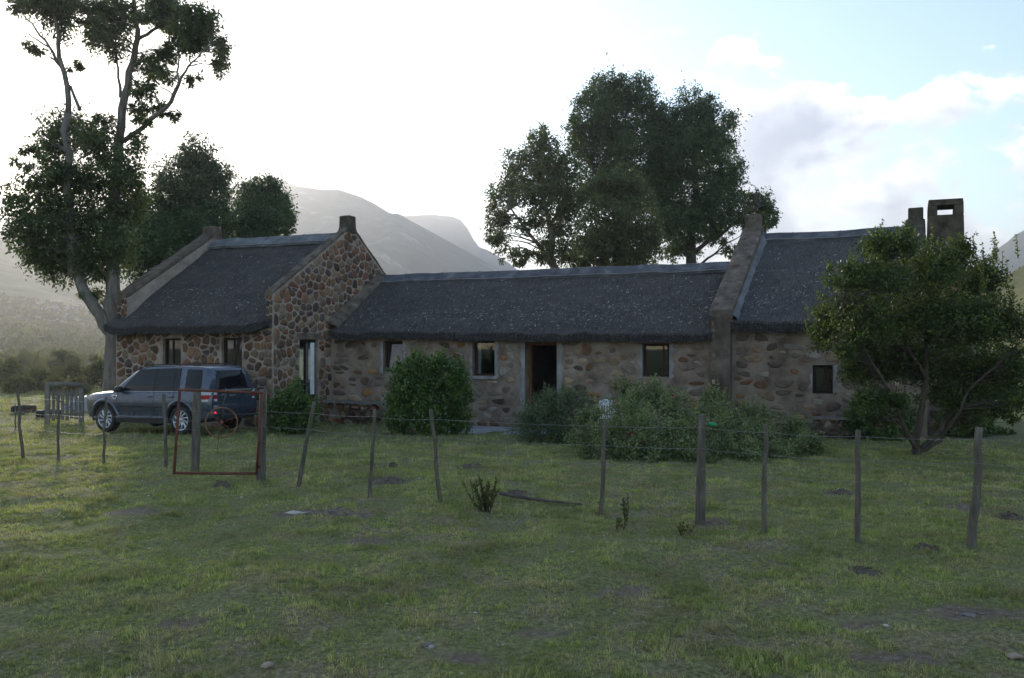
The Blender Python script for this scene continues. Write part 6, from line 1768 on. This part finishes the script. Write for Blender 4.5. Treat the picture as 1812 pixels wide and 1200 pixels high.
def blade_set(n, h, spread, rng, lean=.5, w=.0028):
    """one tuft: narrow bent blades, two segments each"""
    a = rng.uniform(0, 2 * math.pi, n); r = spread * np.sqrt(rng.random(n)); b = np.stack([np.cos(a) * r, np.sin(a) * r, np.full(n, -.006)], 1)
    az = rng.uniform(0, 2 * math.pi, n); L = h * rng.uniform(.45, 1.15, n); ln = lean * rng.uniform(.3, 1.3, n)
    d1_ = np.stack([np.cos(az) * ln * .5, np.sin(az) * ln * .5, np.ones(n)], 1); d1_ /= np.linalg.norm(d1_, axis=1)[:, None]
    d2_ = np.stack([np.cos(az) * ln * 1.6, np.sin(az) * ln * 1.6, np.ones(n) * .7], 1); d2_ /= np.linalg.norm(d2_, axis=1)[:, None]
    s = np.stack([-np.sin(az + rng.normal(0, .6, n)), np.cos(az), np.zeros(n)], 1) * w
    m = b + d1_ * (L * .55)[:, None]; t = m + d2_ * (L * .5)[:, None]
    return np.stack([b - s, b + s, m + s * .8, m - s * .8], 1), np.stack([m - s * .8, m + s * .8, t + s * .1, t - s * .1], 1)
tufts = bpy.data.collections.new('grass_tufts')
rng = np.random.default_rng(200)
for kx, (n, h, sp, ln, w) in enumerate(((26, .045, .06, .9, .0026), (24, .055, .065, .8, .0026), (22, .040, .07, 1.1, .003), (26, .065, .05, .6, .0024), (20, .050, .07, 1.0, .003), (18, .085, .04, .5, .0022), (30, .038, .08, 1.2, .0028), (7, .16, .03, .35, .0014))):
    A_, B_ = blade_set(n, h, sp, rng, ln, w); v = rng.random(n)
    if kx == 7: v = np.clip(v * .3 + .75, 0, 1)
    o = quads_mesh('grass_tuft', np.concatenate([A_, B_]), M_grass, None, np.concatenate([v, v])); COL.objects.unlink(o); tufts.objects.link(o)
def scatter_grass(name, label, Y0, Y1, dens, scale, seed, half=.70):
    rng = np.random.default_rng(seed)
    area = half * (Y1 ** 2 - Y0 ** 2); N = int(area * dens)
    Yv = np.sqrt(rng.uniform(Y0 ** 2, Y1 ** 2, N)); Xv = rng.uniform(-half, half, N) * Yv
    keep = rng.random(N) > np.clip(bare_mask(Xv, Yv) * .93 + ss(.46, .70, fbm(Xv * 1.3, Yv * 1.3, 31, 3)) * .6 + (1 - ss(.34, .56, fbm(Xv * 4.2, Yv * 4.2, 41, 3))) * .42, 0, .97)
    # nothing grows inside the house or the slab
    rel = np.stack([Xv - OM[0], Yv - OM[1]], 1); det = U[0] * Vd[1] - U[1] * Vd[0]
    t = (rel[:, 0] * Vd[1] - rel[:, 1] * Vd[0]) / det; s = (U[0] * rel[:, 1] - U[1] * rel[:, 0]) / det
    inside = ((s > -.05) & (t > -6.5) & (t < 20)) | ((t > -6) & (t < .05) & (s > -2.5)) | ((t > 4.4) & (t < 11.2) & (s > -2.3))
    keep &= ~inside
    Xv, Yv = Xv[keep], Yv[keep]; N = len(Xv)
    me = bpy.data.meshes.new(name); me.vertices.add(N)
    me.vertices.foreach_set('co', np.stack([Xv, Yv, ground_z(Xv, Yv)], 1).astype(np.float32).reshape(-1))
    idx = rng.choice(8, N, p=[.16, .15, .145, .13, .135, .10, .145, .035]).astype(np.int32)
    lush = .45 + .6 * fbm(Xv * .6, Yv * .6, 77, 3) + .55 * ss(.42, .75, fbm(Xv * 3.1, Yv * 3.1, 83, 3))
    sc = (rng.uniform(.7, 1.25, N) * scale * lush).astype(np.float32)
    me.attributes.new('pick', 'INT', 'POINT').data.foreach_set('value', idx)
    me.attributes.new('sc', 'FLOAT', 'POINT').data.foreach_set('value', sc)
    rot = np.stack([rng.normal(0, .12, N), rng.normal(0, .12, N), rng.uniform(0, 6.283, N)], 1).astype(np.float32)
    me.attributes.new('rot', 'FLOAT_VECTOR', 'POINT').data.foreach_set('vector', rot.reshape(-1))
    o = link(name, me, M_grass)
    ng = bpy.data.node_groups.new(name, 'GeometryNodeTree')
    ng.interface.new_socket('Geometry', in_out='INPUT', socket_type='NodeSocketGeometry'); ng.interface.new_socket('Geometry', in_out='OUTPUT', socket_type='NodeSocketGeometry')
    N_ = ng.nodes; Lk = ng.links
    gi = N_.new('NodeGroupInput'); go = N_.new('NodeGroupOutput'); iop = N_.new('GeometryNodeInstanceOnPoints'); ci = N_.new('GeometryNodeCollectionInfo')
    ci.inputs['Collection'].default_value = tufts; ci.inputs['Separate Children'].default_value = True; ci.inputs['Reset Children'].default_value = True
    iop.inputs['Pick Instance'].default_value = True
    def attr(nm, ty):
        a_ = N_.new('GeometryNodeInputNamedAttribute'); a_.data_type = ty; a_.inputs['Name'].default_value = nm; return a_.outputs[0]
    Lk.new(gi.outputs[0], iop.inputs['Points']); Lk.new(ci.outputs[0], iop.inputs['Instance']); Lk.new(attr('pick', 'INT'), iop.inputs['Instance Index'])
    e2r = N_.new('FunctionNodeEulerToRotation'); Lk.new(attr('rot', 'FLOAT_VECTOR'), e2r.inputs[0]); Lk.new(e2r.outputs[0], iop.inputs['Rotation']); Lk.new(attr('sc', 'FLOAT'), iop.inputs['Scale'])
    Lk.new(iop.outputs[0], go.inputs[0])
    md_ = o.modifiers.new('grass', 'NODES'); md_.node_group = ng
    return tag(o, label, 'grass', kind='stuff')
scatter_grass('grass', 'short grass and dry stalks in the foreground meadow', 4.2, 9.5, 660, .64, 1)
scatter_grass('grass', 'short grass along the wire fence', 9.5, 17, 320, .86, 2)
scatter_grass('grass', 'grass before the farmhouse and in the field beyond', 17, 46, 42, 1.5, 3)
haze_box()
